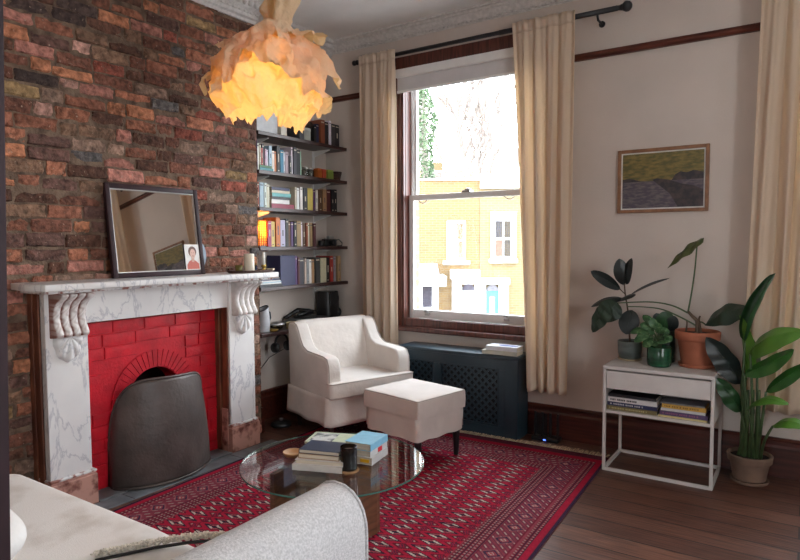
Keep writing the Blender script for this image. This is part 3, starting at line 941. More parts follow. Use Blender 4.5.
rng = random.Random(21)
rows = {
 0: [(300, 304.5, 126, 'charcoal'), (314.5, 317, 126, 'black'), (317.3, 320, 124, 'navy'), (321, 325, 120, 'rust'), (325.3, 329, 122, 'black'), (329.5, 331.5, 121, 'white'), (332, 336, 124, 'charcoal'), (336.3, 340.2, 125, 'black')],
 1: [(256.5, 257.7, 139, 'purple'), (258, 259.6, 143, 'white'), (260, 261.4, 145, 'cream'), (261.6, 263.2, 148, 'red'), (263.4, 265.4, 144, 'black'), (265.6, 267.6, 149, 'mauve'), (267.8, 269.2, 150, 'white'), (269.5, 272.3, 146, 'pale blue'), (272.6, 274.7, 151, 'white'),
     (275, 277.3, 151.5, 'orange'), (277.8, 280.7, 146, 'black'), (281.2, 284.5, 150, 'blue'), (284.8, 286, 152, 'white'), (286.4, 289.6, 152, 'mauve'), (289.9, 292, 156, 'charcoal'), (292.3, 293.8, 147, 'white'), (294, 297.2, 147.5, 'charcoal'), (297.5, 300.7, 150, 'black'), (301, 302, 151.5, 'pale green')],
 2: [(256, 257.7, 182, 'white'), (258.2, 260.5, 182, 'rust'), (260.9, 264.8, 182.5, 'pale blue'), (265.2, 267.4, 183, 'white'), (267.7, 270.4, 184, 'cream'), (295.8, 297.6, 187, 'cream'), (298, 300.2, 188, 'white'), (300.5, 303.2, 187, 'white'), (303.6, 307.6, 188, 'charcoal'), (308, 313.4, 188.5, 'yellow'),
     (314.4, 316.6, 189.5, 'purple'), (316.9, 319.2, 190, 'white'), (319.6, 323, 190, 'brown'), (323.3, 327, 189.5, 'tan'), (327.4, 331.5, 190, 'maroon'), (332.2, 335, 189.5, 'black'), (335.2, 338, 189.5, 'black')],
 3: [(268.3, 271.9, 221, 'magenta'), (272.3, 276, 221.5, 'yellow'), (276.5, 280.6, 217.5, 'orange'), (281, 285.8, 220, 'lavender'), (286.2, 288.6, 219, 'charcoal'), (289, 291.2, 222, 'brown'), (291.6, 294, 222, 'purple'), (294.3, 297, 221.5, 'black'), (297.3, 301.4, 221, 'tan'), (301.8, 303.6, 222, 'white'),
     (304, 306.3, 223, 'brown'), (306.6, 308.4, 223, 'rust'), (308.7, 310.5, 223, 'cream'), (310.8, 313.2, 223, 'tan'), (313.6, 316.2, 223.5, 'maroon')],
 4: [(281.2, 296, 255.5, 'navy'), (296.4, 298.3, 256, 'purple'), (298.6, 300.2, 257.5, 'maroon'), (300.5, 305, 258, 'charcoal'), (305.6, 307.2, 258.5, 'cream'), (307.5, 309.7, 259, 'grey'), (310, 312.3, 259.5, 'white'), (312.6, 315.3, 259.5, 'tan'), (316, 320.6, 257.5, 'charcoal'), (321, 326.7, 258, 'cream'),
     (327.2, 330.5, 257.5, 'black'), (331, 334, 256, 'red'), (334.4, 336.6, 256.5, 'grey'), (338, 341.2, 256, 'tan')]}
for i, row in rows.items():
    zt = TOPS[i]
    for k, (a, b, pt, cn) in enumerate(row):
        zmid = zt+.1
        y0 = at(a, (pt+20), x=XSP).y; y1 = at(b, (pt+20), x=XSP).y
        if y0 < YC+.045: y0 = YC+.045
        if y1-y0 < .004: y1 = y0+.006
        y1 = min(y1, YW-.012)
        zb = zt + (.043 if (i == 1 and 259.9 <= a < 272) else 0)
        h = at((a+b)/2, pt, x=XSP).z - zb
        big = (cn == 'navy' and i == 4)
        dep = min(.205, rng.uniform(.13, .18)*(1 if h < .22 else 1.1))
        o = upright_book(y0+.0006, y1-.0006, zb, h, dep, [c*rng.uniform(.9, 1.1) for c in SP[cn]], rng, xf=XSP-rng.uniform(0, .012))
        th = 'thick' if y1-y0 > .035 else ('slim' if y1-y0 < .017 else 'upright')
        tag(o, f'{th} {cn} book, {ORD[k]} upright from the left on the {NM[i]} alcove shelf', 'book', f'upright books on the {NM[i]} alcove shelf')
# lying piles
z = TOPS[2]
pile = [('crimson', .037, 271.5, 294), ('white', .034, 271.5, 289.5), ('charcoal', .021, 272, 290.5), ('aqua', .028, 272.3, 291), ('cream', .022, 272, 290), ('navy', .024, 271.8, 290)]
for k, (cn, t, a, b) in enumerate(pile):
    o = flat_book(XSP-.15, XSP, at(a, 200, x=XSP).y, at(b, 200, x=XSP).y, z, t-.0008, SP[cn])
    z += t
    tag(o, f'{cn} book lying flat, {["bottom", "second", "third", "fourth", "fifth", "topmost"][k]} of the pile on the third alcove shelf', 'book', 'pile of books lying on the third alcove shelf')
z = TOPS[1]
for k, (cn, t, a, b) in enumerate((('teal', .024, 259.6, 273.2), ('green', .018, 259.4, 271.5))):
    o = flat_book(XSP-.16, XSP+.002, at(a, 165, x=XSP).y, at(b, 165, x=XSP).y, z, t-.0008, SP[cn]); z += t
    tag(o, f'{cn} book lying flat, {["lower", "upper"][k]} of two under small uprights, second alcove shelf', 'book', 'books lying on the second alcove shelf')


def ybox(pa, pb, pyt, z, d, m, name, label, cat, xf=XSP, bev=.003):
    y0, y1 = at(pa, pyt+8, x=xf).y, at(pb, pyt+8, x=xf).y
    h = at((pa+pb)/2, pyt, x=xf).z-z
    return xf, y0, y1, h


# top shelf: boxes half hidden by the lamp
xf, y0, y1, h = ybox(281, 286.5, 119, TOPS[0], .2, None, '', '', '')
t = thing('file_box', 'cream upright file box on the top alcove shelf behind the paper lamp', 'box', (xf, (y0+y1)/2, TOPS[0]))
w = (y1-y0)/2
MB().box(-.20, 0, -w, w, 0, .20).build('body', paint((.62, .58, .50)), t, bevel=.002)
MB().box(-.002, .0012, -w*.5, w*.5, .10, .15).build('label_card', paint((.40, .28, .12)), t)
xf, y0, y1, h = ybox(256, 279.5, 120, TOPS[0], .2, None, '', '', '')
t = thing('storage_box', 'pale grey storage box at the left end of the top alcove shelf', 'box', (xf-.02, (y0+y1)/2+.012, TOPS[0]))
w = (y1-y0)/2-.015
MB().box(-.19, 0, -w, w, 0, .15).build('body', paint((.58, .60, .62)), t, bevel=.003)
MB().box(-.192, .003, -w-.003, w+.003, .15, .185).build('lid', paint((.62, .63, .64)), t, bevel=.003)
xf, y0, y1, h = ybox(305, 314, 127, TOPS[0], .2, None, '', '', '')
t = thing('tin', 'pale grey-green tin on the top alcove shelf under a dark fur hat', 'tin', (xf-.06, (y0+y1)/2, TOPS[0]))
MB().lathe([(.052, 0), (.054, .004), (.054, .098), (.050, .102)], 28).build('body', paint((.36, .38, .34)), t, smooth=True)
MB().lathe([(.056, .088), (.056, .106), (.050, .110)], 28).build('lid', paint((.40, .42, .38)), t, smooth=True)
hat = MB()
rh = random.Random(4)
hat.grid(lambda u, v: ((.065+.010*math.sin(9*u*2*PI+v*7))*math.cos(2*PI*u)*math.sin(PI*(.02+.96*v))**.5, (.085+.012*math.sin(7*u*2*PI))*math.sin(2*PI*u)*math.sin(PI*(.02+.96*v))**.5, .055*(1-math.cos(PI*v))/1.0*.55), 40, 10, closeu=True)
ho = hat.build('fur_hat', mat('dark_fur', (.035, .020, .014), 1, var=.5, scale=60, bump=1, bscale=90), smooth=True)
ho.location = (xf-.06, (y0+y1)/2, TOPS[0]+.111)
tag(ho, 'dark brown fur hat resting on the tin on the top alcove shelf', 'hat')

# second shelf: glass jars, tins, woven basket
zt = TOPS[1]
for k, px in enumerate((305.2, 310.5)):
    p = at(px, 172, x=XSP-.05)
    j = thing('glass_jar', f'small clear glass jar, {["left", "right"][k]} of two after the books on the second alcove shelf', 'jar', (XSP-.05, p.y, zt), 0, 'glass jars on the second shelf')
    MB().lathe([(.030, 0), (.033, .006), (.033, .055), (.024, .066), (.024, .072), (.022, .072), (.022, .064), (.030, .054), (.030, .008), (.001, .004)], 24).build('glass_body', glass_mat('jar_glass', (.80, .82, .80), 1.5), j, smooth=True)
    MB().lathe([(.026, .068), (.026, .082), (.001, .083)], 20).build('lid', m_steel, j)
for k, (a, b, cn, hh) in enumerate(((318.3, 322, 'orange', .082), (322.4, 326.4, 'rust', .080), (327.8, 333.6, 'green', .082))):
    y0, y1 = at(a, 172, x=XSP).y, at(b, 172, x=XSP).y
    col = {'orange': (.42, .11, .02), 'rust': (.36, .05, .02), 'green': (.18, .26, .05)}[cn]
    t = thing('tea_tin', f'{cn} tea tin on the right half of the second alcove shelf', 'tin', (XSP-.03, (y0+y1)/2, zt))
    w = (y1-y0)/2-.001
    MB().box(-.03, .03, -w, w, 0, hh*.84).build('body', paint(col, .4), t, bevel=.003)
    MB().box(-.031, .031, -w-.0005, w+.0005, hh*.84, hh).build('lid', paint([c*1.25 for c in col], .4), t, bevel=.003)
y0, y1 = at(334.6, 178, x=XSP).y, min(YW-.02, at(346, 178, x=XSP).y)
t = thing('woven_basket', 'dark brown woven basket at the right end of the second alcove shelf', 'basket', (XSP-.06, (y0+y1)/2, zt))
m_wick = mat('dark_wicker', (.060, .026, .018), .8, var=.5, scale=20, bump=.6)
mb = MB()
for k in range(6):
    mb.grid(lambda u, v, k=k: (((.052+.003*k)+.007*math.cos(2*PI*v))*math.cos(2*PI*u)*(1+.03*math.sin(20*2*PI*u+PI*k)), ((.050+.002*k)+.007*math.cos(2*PI*v))*math.sin(2*PI*u)*(1+.03*math.sin(20*2*PI*u+PI*k)), .008+.0125*k+.008*math.sin(2*PI*v)), 60, 7, closeu=True)
mb.lathe([(.001, .002), (.05, .002)], 20, cap=False)
mb.build('woven_body', m_wick, t, smooth=True)

# fourth shelf: glowing lattice lantern and a folding camera
zt = TOPS[3]
p = at(261.5, 240, x=XSP-.04)
ln = thing('lattice_lantern', 'glowing orange pierced lantern at the left end of the fourth alcove shelf', 'lamp', (XSP-.055, p.y-.005, zt))
m_lglow = trans_mat('amber_paper', (.85, .62, .28), (1, .72, .28), .6, bump=.2)
b = MB()
for k in range(15):
    zz = .012+k*.0128
    b.box(-.040, .040, -.040, .040, zz, zz+.0042)
b2 = MB()
for q in range(5):
    yy = -.040+q*.019
    b2.box(.0385, .0425, yy, yy+.004, 0, .205); b2.box(-.0425, -.0385, yy, yy+.004, 0, .205)
    b2.box(yy, yy+.004, .0385, .0425, 0, .205); b2.box(yy, yy+.004, -.0425, -.0385, 0, .205)
lb = MB()
lb.box(.0345, .036, -.036, .036, .006, .200); lb.box(-.036, -.0345, -.036, .036, .006, .200); lb.box(-.036, .036, .0345, .036, .006, .200); lb.box(-.036, .036, -.036, -.0345, .006, .200)
lat = MB()
for k in range(15):
    zz = .012+k*.0128
    for (a, b_, c, d) in ((.0375, .040, -.040, .040), (-.040, -.0375, -.040, .040), (-.040, .040, .0375, .040), (-.040, .040, -.040, -.0375)):
        lat.box(a, b_, c, d, zz, zz+.0052)
lat.build('lattice', mat('amber_lattice', (.30, .10, .02), .6), ln)
b2.build('corner_ribs', mat('amber_ribs', (.30, .10, .02), .6), ln)
lb.build('paper_lining', m_lglow, ln)
MB().box(-.043, .043, -.043, .043, 0, .008).build('base', m_darkwood, ln)
MB().ball((0, 0, .105), .020, 16).build('bulb', emit_mat('lantern_bulb', (1, .55, .16), 60), ln, smooth=True)
pl_ = bpy.data.lights.new('lantern_light', 'POINT'); pl_.energy = 2.4; pl_.color = (1, .60, .20); pl_.shadow_soft_size = .03
plo = bpy.data.objects.new('lantern_light', pl_); COL.objects.link(plo); plo.parent = ln; plo.location = (.0, 0, .15)

ca = thing('film_camera', 'black film camera with a silver top at the right of the fourth alcove shelf', 'camera', (XSP-.04, at(330, 240, x=XSP-.04).y, zt))
MB().box(-.025, .025, -.085, .065, 0, .062).build('body', m_black, ca, bevel=.006, seg=3)
MB().box(-.018, .018, -.030, .035, .062, .092).build('viewfinder_housing', m_steel, ca, bevel=.006, seg=3)
MB().lathe([(.028, 0), (.028, .03), (.022, .034), (.020, .028), (.001, .024)], 24, M=Matrix.Translation((.025, -.005, .032)) @ Matrix.Rotation(PI/2, 4, 'Y')).build('lens', m_black, ca, smooth=True)
MB().lathe([(.013, 0), (.013, .012), (.001, .013)], 16, c=(0, -.062, .062)).build('dial', m_steel, ca)
MB().tube([(.0, .065, .05), (.03, .085, .06), (.05, .105, .03), (.04, .115, .006), (.0, .10, .005)], .005, 6).build('strap', m_black, ca, smooth=True)
t2 = thing('camera_lens', 'short black camera lens standing beside the film camera on the fourth alcove shelf', 'lens', (XSP-.03, at(321.2, 240, x=XSP-.03).y, zt))
MB().lathe([(.024, 0), (.026, .004), (.026, .045), (.022, .05), (.001, .046)], 24).build('barrel', m_black, t2, smooth=True)
MB().lathe([(.0275, .015), (.0275, .030)], 24, cap=False).build('focus_ring', m_blackiron, t2)

# fifth shelf: magazines under the navy book's neighbours, orange leaflets
z = TOPS[4]
mags = [('black', .012, 258.5, 281, .19), ('charcoal', .010, 258.8, 280.8, .18), ('white', .009, 259, 280.5, .2), ('pale blue', .008, 258.7, 280.9, .19), ('white', .010, 259.2, 280.6, .17), ('navy', .011, 259.1, 280.2, .18), ('grey', .009, 259.4, 280.6, .17), ('orange', .006, 259.6, 280.0, .15), ('red', .005, 260.4, 278, .13)]
for k, (cn, t, a, b, dd) in enumerate(mags):
    o = flat_book(XSP-dd, XSP+.018-.004*k, at(a, 283, x=XSP).y, at(b, 283, x=XSP).y, z, t-.0006, SP[cn], 'magazine'); z += t
    tag(o, f'{cn} magazine, {ORD[k]} from the bottom of the stack beside the big navy book', 'magazine', 'magazines stacked on the fifth alcove shelf')

# lowest shelf: jug, glass bowl, gilt box, turntable, leather case
ZL = .7455
def onlow(px, x): return at(px, 335, x=x).y
jg = thing('jug', 'tall pale grey jug with dark slanted rim, left end of the lowest alcove shelf', 'jug', (-3.50, onlow(263.5, -3.50), ZL))
mb = MB()
mb.grid(lambda u, v: ((.044+.012*math.sin(PI*v)*.6-.006*v)*math.cos(2*PI*u), (.044+.012*math.sin(PI*v)*.6-.006*v)*math.sin(2*PI*u), .185*v*(1+.10*v*math.sin(2*PI*u))), 32, 16, closeu=True)
mb.lathe([(.001, .001), (.044, .001)], 32, cap=False)
mb.build('body', mat('grey_stoneware', (.40, .41, .43), .4, var=.12, scale=12), jg, smooth=True, solid=.004)
MB().tube([(.038*math.cos(q), .038*math.sin(q), .185*(1+.10*math.sin(q))) for q in [2*PI*i/32 for i in range(33)]], .0045, 6, cap=False).build('rim', m_navy, jg, smooth=True)
MB().tube([(0, .040, .165), (0, .072, .150), (0, .078, .105), (0, .050, .06)], .006, 8).build('handle', m_navy, jg, smooth=True)
gb = thing('glass_bowl', 'low silvery glass bowl between the jug and the gilt box on the lowest alcove shelf', 'bowl', (-3.51, onlow(277, -3.51), ZL))
MB().lathe([(.030, 0), (.048, .012), (.060, .040), (.057, .046), (.045, .016), (.001, .006)], 28).build('bowl', glass_mat('bowl_glass', (.62, .62, .58), 2.2), gb, smooth=True)
MB().lathe([(.062, .040), (.062, .052), (.030, .064), (.001, .066)], 28).build('lid', m_steel, gb, smooth=True)
br = tag(MB().lathe([(.020, 0), (.034, .006), (.038, .018), (.035, .018), (.030, .008), (.001, .004)], 24).build('brass_dish', m_brass, smooth=True), 'tiny brass dish in front of the glass bowl on the lowest alcove shelf', 'dish')
br.location = (-3.462, onlow(274, -3.46), ZL)
gx_ = thing('trinket_box', 'small gilt patterned trinket box left of the turntable on the lowest alcove shelf', 'box', (-3.475, onlow(291.5, -3.475), ZL), .25)
MB().box(-.03, .03, -.034, .034, 0, .040).build('body', mat('gilt_pattern', (.42, .30, .12), .45, scale=70, col2=(.62, .52, .30), lo=.45, hi=.55), gx_, bevel=.003)
MB().box(-.031, .031, -.035, .035, .040, .054).build('lid', mat('gilt_lid', (.46, .34, .14), .45, scale=70, col2=(.66, .56, .34), lo=.45, hi=.55), gx_, bevel=.003)
ya, yb = onlow(298.5, -3.47), YW-.26
tt = thing('turntable', 'black record turntable on the lowest alcove shelf behind the armchair', 'turntable', (-3.565, (ya+yb)/2+.02, ZL))
hw_ = (yb-ya)/2
MB().box(-.105, .115, -hw_, hw_, .012, .055).build('plinth', mat('turntable_grey', (.10, .10, .105), .4), tt, bevel=.004)
b = MB()
for q in (-.085, .09):
    for r_ in (-hw_+.03, hw_-.03): b.lathe([(.016, 0), (.014, .013)], 12, c=(q, r_, 0))
b.build('feet', m_black, tt)
MB().lathe([(.098, .056), (.098, .068), (.094, .072), (.001, .072)], 40, c=(0, -.01, 0)).build('platter', m_black, tt)
MB().tube([(-.07, hw_-.04, .06), (-.07, hw_-.04, .105), (.02, hw_-.06, .10), (.075, hw_-.11, .088)], .006, 8).build('tonearm', m_black, tt, smooth=True)
MB().tube([(-.095, -hw_+.02, .058), (-.095, 0, .112), (-.09, hw_-.03, .095), (-.06, hw_-.03, .085), (.02, -hw_+.06, .090)], [.016, .02, .018, .016, .012], 8).build('dust_cover_folded', m_black, tt, smooth=True)
sk = thing('speaker', 'tall black rounded speaker in the right corner of the lowest alcove shelf', 'speaker', (-3.55, YW-.145, ZL))
mb = MB()
mb.grid(lambda u, v: ((.085*math.copysign(abs(math.cos(2*PI*u))**.5, math.cos(2*PI*u)))*(1-.18*v), (.095*math.copysign(abs(math.sin(2*PI*u))**.5, math.sin(2*PI*u)))*(1-.12*v), .262*v), 40, 10, closeu=True)
mb.lathe([(.001, .262), (.070, .262)], 24, cap=False)
mb.build('cabinet', m_black, sk, smooth=True)
MB().lathe([(.062, 0), (.062, .006), (.045, .004), (.001, .010)], 28, M=Matrix.Translation((.070, 0, .20)) @ Matrix.Rotation(PI/2-.05, 4, 'Y')).build('driver', m_blackiron, sk, smooth=True)
MB().ball((.045, .065, .075), .048, 16, (1, .8, 1)).build('carry_pouch', m_black, sk, smooth=True)
# dark microphone-like desk light hanging under the lowest shelf, with its cable
hl = thing('hanging_headphones', 'black headphones hanging under the lowest alcove shelf beside the armchair', 'headphones', (-3.50, 3.56, .712))
MB().tube([(0, -.07*math.cos(PI*i/16), -.075+.07*math.sin(PI*i/16)) for i in range(17)], .009, 8).build('headband', m_black, hl, smooth=True)
for s in (-1, 1):
    MB().lathe([(.040, -.012), (.042, 0), (.038, .016), (.001, .018)], 20, M=Matrix.Translation((0, .07*s, -.105)) @ Matrix.Rotation(-PI/2*s, 4, 'X')).build('ear_cup', m_black, hl, smooth=True)
cbl = MB().tube([(-3.635, 3.30, .004), (-3.64, 3.305, .12), (-3.645, 3.32, .26), (-3.6765, 3.40, .36), (-3.6765, 3.50, .42), (-3.66, 3.58, .50), (-3.52, 3.64, .590)], .003, 6)
tag(cbl.build('cable', m_black, smooth=True), 'thin black cable looping down the alcove wall under the lowest shelf', 'cable')
dp = thing('floor_pedal', 'low round black foot pedal on the dark floor beside the fireplace', 'pedal', (-3.42, 3.46, 0))
MB().lathe([(.075, 0), (.082, .01), (.078, .030), (.05, .042), (.001, .045)], 28).build('base', m_black, dp, smooth=True)
MB().lathe([(.012, .044), (.012, .056), (.02, .06), (.001, .066)], 16).build('knob', m_steel, dp, smooth=True)

# ================================================================== CURTAINS, RODS
def curtain(name, label, xt0, xt1, xb0, xb1, ztop, zbot, nf, seed, m, y=4.225, amp=.030, lean=0.0, grp='cream curtains of the sash windows'):
    rg = random.Random(seed); ph = [rg.uniform(0, 6) for _ in range(5)]
    t = thing(name, label, 'curtain', ((xt0+xt1)/2, y, ztop), 0, grp)

    def fn(u, v):
        z = ztop+(zbot-ztop)*v
        x = (xt0+(xt1-xt0)*u)*(1-v)+(xb0+(xb1-xb0)*u)*v
        w = 2*PI*nf*u
        a = amp*(.40+.60*min(1, v*3)) if v > .03 else amp*.38
        yy = a*math.sin(w+.5*math.sin(w*.5+ph[0])+.25*math.sin(3*v+ph[1])) + amp*.35*min(1, v*4)*math.sin(w*.43+ph[2]+1.2*v) + .006*math.sin(w*2.3+ph[3]+5*v)
        x += .010*math.sin(w*.5+ph[4]+2*v)*v
        pin = math.exp(-((v-.035)/.018)**2)
        yy *= 1-.45*pin
        return (x-(xt0+xt1)/2, yy+lean*v, z-ztop+.006*math.sin(w*.9+ph[2])*v)
    MB().grid(fn, int(nf*18)+1, 70).build('cloth', m, t, smooth=True, solid=.003)
    # stitched header
    def hd(u, v):
        p = Vector(fn(u, .003+.028*v)); p.y -= .004+.002*math.sin(u*300); return p
    MB().grid(hd, int(nf*18)+1, 4).build('pleat_header', m, t, smooth=True, solid=.002)
    return t


curtain('curtain', 'narrow cream curtain hanging at the left of the window, behind the armchair', -3.17, -2.815, -3.21, -2.86, 2.985, .33, 4.2, 3, m_curtain, y=4.178, amp=.022, lean=.085)
curtain('curtain', 'cream curtain hanging at the right of the window, above the end of the radiator cover', -1.800, -1.350, -1.690, -1.380, 2.985, .365, 4.4, 8, m_curtain, y=4.176, amp=.026)
curtain('curtain', 'cream curtain hanging at the far right of the photo behind the paradise plant', -.262, .14, -.315, .10, 2.985, .43, 4.3, 14, m_curtain, y=4.176, amp=.028)
curtain('curtain', 'cream curtain on the far side of the second window', 1.2, 1.6, 1.2, 1.62, 2.985, .36, 5, 15, m_curtain, y=4.176, amp=.028)


def rod(x0, x1, label):
    t = thing('curtain_rod', label, 'curtain rod', ((x0+x1)/2, 4.22, 2.952))
    h = (x1-x0)/2
    MB().tube([(-h, 0, 0), (h, 0, 0)], .0155, 14).build('pole', m_blackiron, t, smooth=True)
    MB().tube([(h*.2, 0, 0), (h-.03, 0, 0)], .0175, 14).build('sleeve', m_blackiron, t, smooth=True)
    for s in (-1, 1):
        f = MB().ball((s*(h+.030), 0, 0), .034 if s > 0 else .022, 18)
        f.lathe([(.018, -.012), (.021, 0), (.018, .012)], 16, M=Matrix.Translation((s*h, 0, 0)) @ Matrix.Rotation(PI/2, 4, 'Y'))
        f.build('finial', m_blackiron, t, smooth=True)
    for xx in (-h+.06, h-.16):
        b = MB().tube([(xx, .112, -.045), (xx, .02, -.045), (xx, .0, -.012)], .008, 8)
        b.lathe([(.001, 0), (.022, 0), (.022, .006), (.001, .006)], 14, M=Matrix.Translation((xx, .118, -.045)) @ Matrix.Rotation(PI/2, 4, 'X'))
        b.build('wall_bracket', m_blackiron, t)
    return t


rod(-3.22, -1.055, 'black iron curtain pole with a ball finial above the window')
rod(-.20, 1.75, 'black iron curtain pole above the second window')

# ================================================================== RADIATOR COVER
rx0, rx1, ry, rz_ = -2.72, -1.712, 4.105, .612
rc_ = thing('radiator_cover', 'dark navy lattice radiator cover under the window behind the footstool', 'radiator cover', ((rx0+rx1)/2, YW-.03, 0))
h = (rx1-rx0)/2; fy = ry-(YW-.03)
mb = MB()
mb.box(-h+.004, h-.004, fy+.003, fy+.022, 0, .09); mb.box(-h+.004, h-.004, fy+.003, fy+.022, .50, rz_-.028)
segs = [(-h+.05, -.21), (-.13, h-.16)]
for a, b in ((-h+.004, segs[0][0]), (segs[0][1], segs[1][0]), (segs[1][1], h-.004)):
    mb.box(a, b, fy+.003, fy+.022, .09, .50)
mb.box(-h+.004, -h+.022, fy+.022, .0, 0, rz_-.028); mb.box(h-.022, h-.004, fy+.022, .0, 0, rz_-.028)
mb.box(-h, h, fy, fy+.004, 0, .075)
mb.box(h-.10, h, fy-.006, fy+.004, 0, rz_-.03); mb.box(-h, -h+.03, fy-.006, fy+.004, 0, rz_-.03)
mb.build('panel_frame', m_navy, rc_, bevel=.003)
MB().box(-h-.012, h+.012, fy-.024, .022, rz_-.028, rz_).build('top_board', m_navy, rc_, bevel=.006, seg=3)
for a, b in segs:
    la = MB()
    W_, H_ = b-a, .41
    st = .058
    for sgn in (1, -1):
        k = -int(H_/st)-1
        while k*st < W_:
            x0 = k*st
            t0, t1 = max(0, -x0), min(H_, W_-x0)
            if t1 > t0:
                if sgn > 0: p0, p1 = (a+x0+t0, .09+t0), (a+x0+t1, .09+t1)
                else: p0, p1 = (a+x0+t0, .50-t0), (a+x0+t1, .50-t1)
                dx, dz = (p1[0]-p0[0]), (p1[1]-p0[1]); L = math.hypot(dx, dz)
                nx, nz_ = -dz/L*.0078, dx/L*.0078
                yy = fy+.010+(.002 if sgn > 0 else 0)
                la.prism([(p0[0]+nx, p0[1]+nz_), (p1[0]+nx, p1[1]+nz_), (p1[0]-nx, p1[1]-nz_), (p0[0]-nx, p0[1]-nz_)], 'y', yy, yy+.004)
            k += 1
    la.build('lattice', m_navy, rc_)
    MB().box(a-.01, b+.01, fy+.024, fy+.028, .08, .51).build('backing', m_gap, rc_)  # near-black sheet painting the shade seen through the lattice
    fr_ = MB()
    for q in ((a-.012, a, .08, .51), (b, b+.012, .08, .51), (a, b, .08, .09), (a, b, .50, .51)):
        fr_.box(q[0], q[1], fy-.002, fy+.008, q[2], q[3])
    fr_.build('moulding', m_navy, rc_, bevel=.002)

z = rz_+.0005
for k, (cn, t, a, b, c, d, lab) in enumerate((((.50, .48, .40), .030, -1.995, -1.722, 4.100, 4.235, 'pale sage hardback lying on the navy radiator cover, lower of two'),
                                          ((.66, .66, .68), .032, -1.965, -1.720, 4.105, 4.225, 'white hardback with a blue cover picture, upper of two on the radiator cover'))):
    o = flat_book(a, b, c, d, z, t, cn, spine='y-', rz=.02*(1-k)); z += t+.0006
    tag(o, lab, 'book')
    if k == 1:
        MB().prism([(.075*math.cos(q)+.03, .030*math.sin(q)) for q in [2*PI*i/24 for i in range(24)]], 'z', t, t+.0006).build('cover_picture', paint((.10, .12, .30)), o)
# black router on the floor right of the cover
rt = thing('router', 'black wireless router with upright fins on the floor right of the radiator cover', 'router', (-1.545, 4.235, 0))
MB().box(-.10, .10, -.045, .05, 0, .032).build('base', m_black, rt, bevel=.008, seg=3)
for xx in (-.085, -.03, .03, .085):
    MB().prism([(-.018, .03), (.018, .03), (.015, .20), (-.012, .205)], 'x', xx-.006, xx+.006).build('fin', m_black, rt, bevel=.003)
MB().box(-.088, .0, .012, .020, .03, .19).build('rear_panel', m_black, rt, bevel=.004)
MB().box(-.006, .012, -.0462, -.045, .012, .018).build('indicator_light', emit_mat('blue_led', (.05, .12, 1), 4), rt)
# ================================================================== ARMCHAIR
def piping(pts, m, par, r=.0045, name='piping'):
    return MB().tube(pts, r, 6).build(name, m, par, smooth=True)


ch = thing('armchair', 'cream linen slipcovered armchair in the corner between bookshelves and window', 'armchair', (-2.955, 3.742, .007), math.radians(-20))
HW, D0, D1 = .365, -.315, .30
arm = [(D0+.02, .125), (D1-.01, .125), (D1, .40), (D1+.002, .50), (D1-.005, .555), (D1-.03, .600), (D1-.075, .612), (D1-.13, .614), (-.02, .622), (-.085, .650), (-.125, .70), (-.155, .755), (-.19, .800), (-.245, .818), (-.305, .81), (-.325, .78)]
for s in (-1, 1):
    a, b = (-HW, -HW+.112) if s < 0 else (HW-.112, HW)
    MB().prism(arm, 'y', a, b).build('arm', m_linen, ch, bevel=.030, seg=5)
    yy = -HW+.012 if s < 0 else HW-.012
    piping([(x, yy-.010*s*0, z) for x, z in arm[1:]], m_linen2, ch)
back = [(-.305, .14), (-.10, .14), (-.115, .42), (-.15, .60), (-.185, .74), (-.205, .80), (-.245, .828), (-.30, .824), (-.33, .79)]
MB().prism(back, 'y', -HW+.05, HW-.05).build('backrest', m_linen, ch, bevel=.035, seg=5)
MB().box(D0+.02, D1-.02, -HW+.01, HW-.01, .125, .335).build('seat_base', m_linen, ch, bevel=.02, seg=4)


def cushion_fn(x0, x1, y0, y1, z0, z1, ex=8, puff=.02, seed=1):
    rg = random.Random(seed); f = [rg.uniform(0, 6) for _ in range(4)]

    def fn(u, v):
        # rounded pillow: v runs bottom pole -> top pole over the rounded edge, u around
        q = 2*PI*u
        c, s = math.cos(q), math.sin(q)
        k = (abs(c)**ex+abs(s)**ex)**(-1/ex)
        ph = (v-.5)*PI
        e = .30
        rad = math.copysign(abs(math.cos(ph))**e, 1)
        zz = math.copysign(abs(math.sin(ph))**.55, math.sin(ph))
        rr = min(1, rad)*k
        X = c*rr; Y = s*rr
        pz = puff*(1-min(1, X*X))*(1-min(1, Y*Y))*(1 if ph > 0 else .2)
        wr = .003*math.sin(7*X+f[0])*math.sin(5*Y+f[1]) + .002*math.sin(13*X+9*Y+f[2])
        return ((x0+x1)/2+X*(x1-x0)/2, (y0+y1)/2+Y*(y1-y0)/2, (z0+z1)/2+zz*(z1-z0)/2+pz+wr)
    return fn


tc_ = [(-.19, -.255), (.262, -.255), (.275, -HW-.004), (.345, -HW-.004), (.345, HW+.004), (.275, HW+.004), (.262, .255), (-.19, .255)]
MB().prism(tc_, 'z', .315, .438).build('seat_cushion', m_linen, ch, bevel=.026, seg=5)
for zz in (.330, .430):
    piping([(.262, -.258, zz), (.278, -HW+.0, zz), (.335, -HW-.001, zz), (.343, -HW+.012, zz), (.343, HW-.012, zz), (.335, HW+.001, zz), (.278, HW, zz)], m_linen2, ch, .0040)
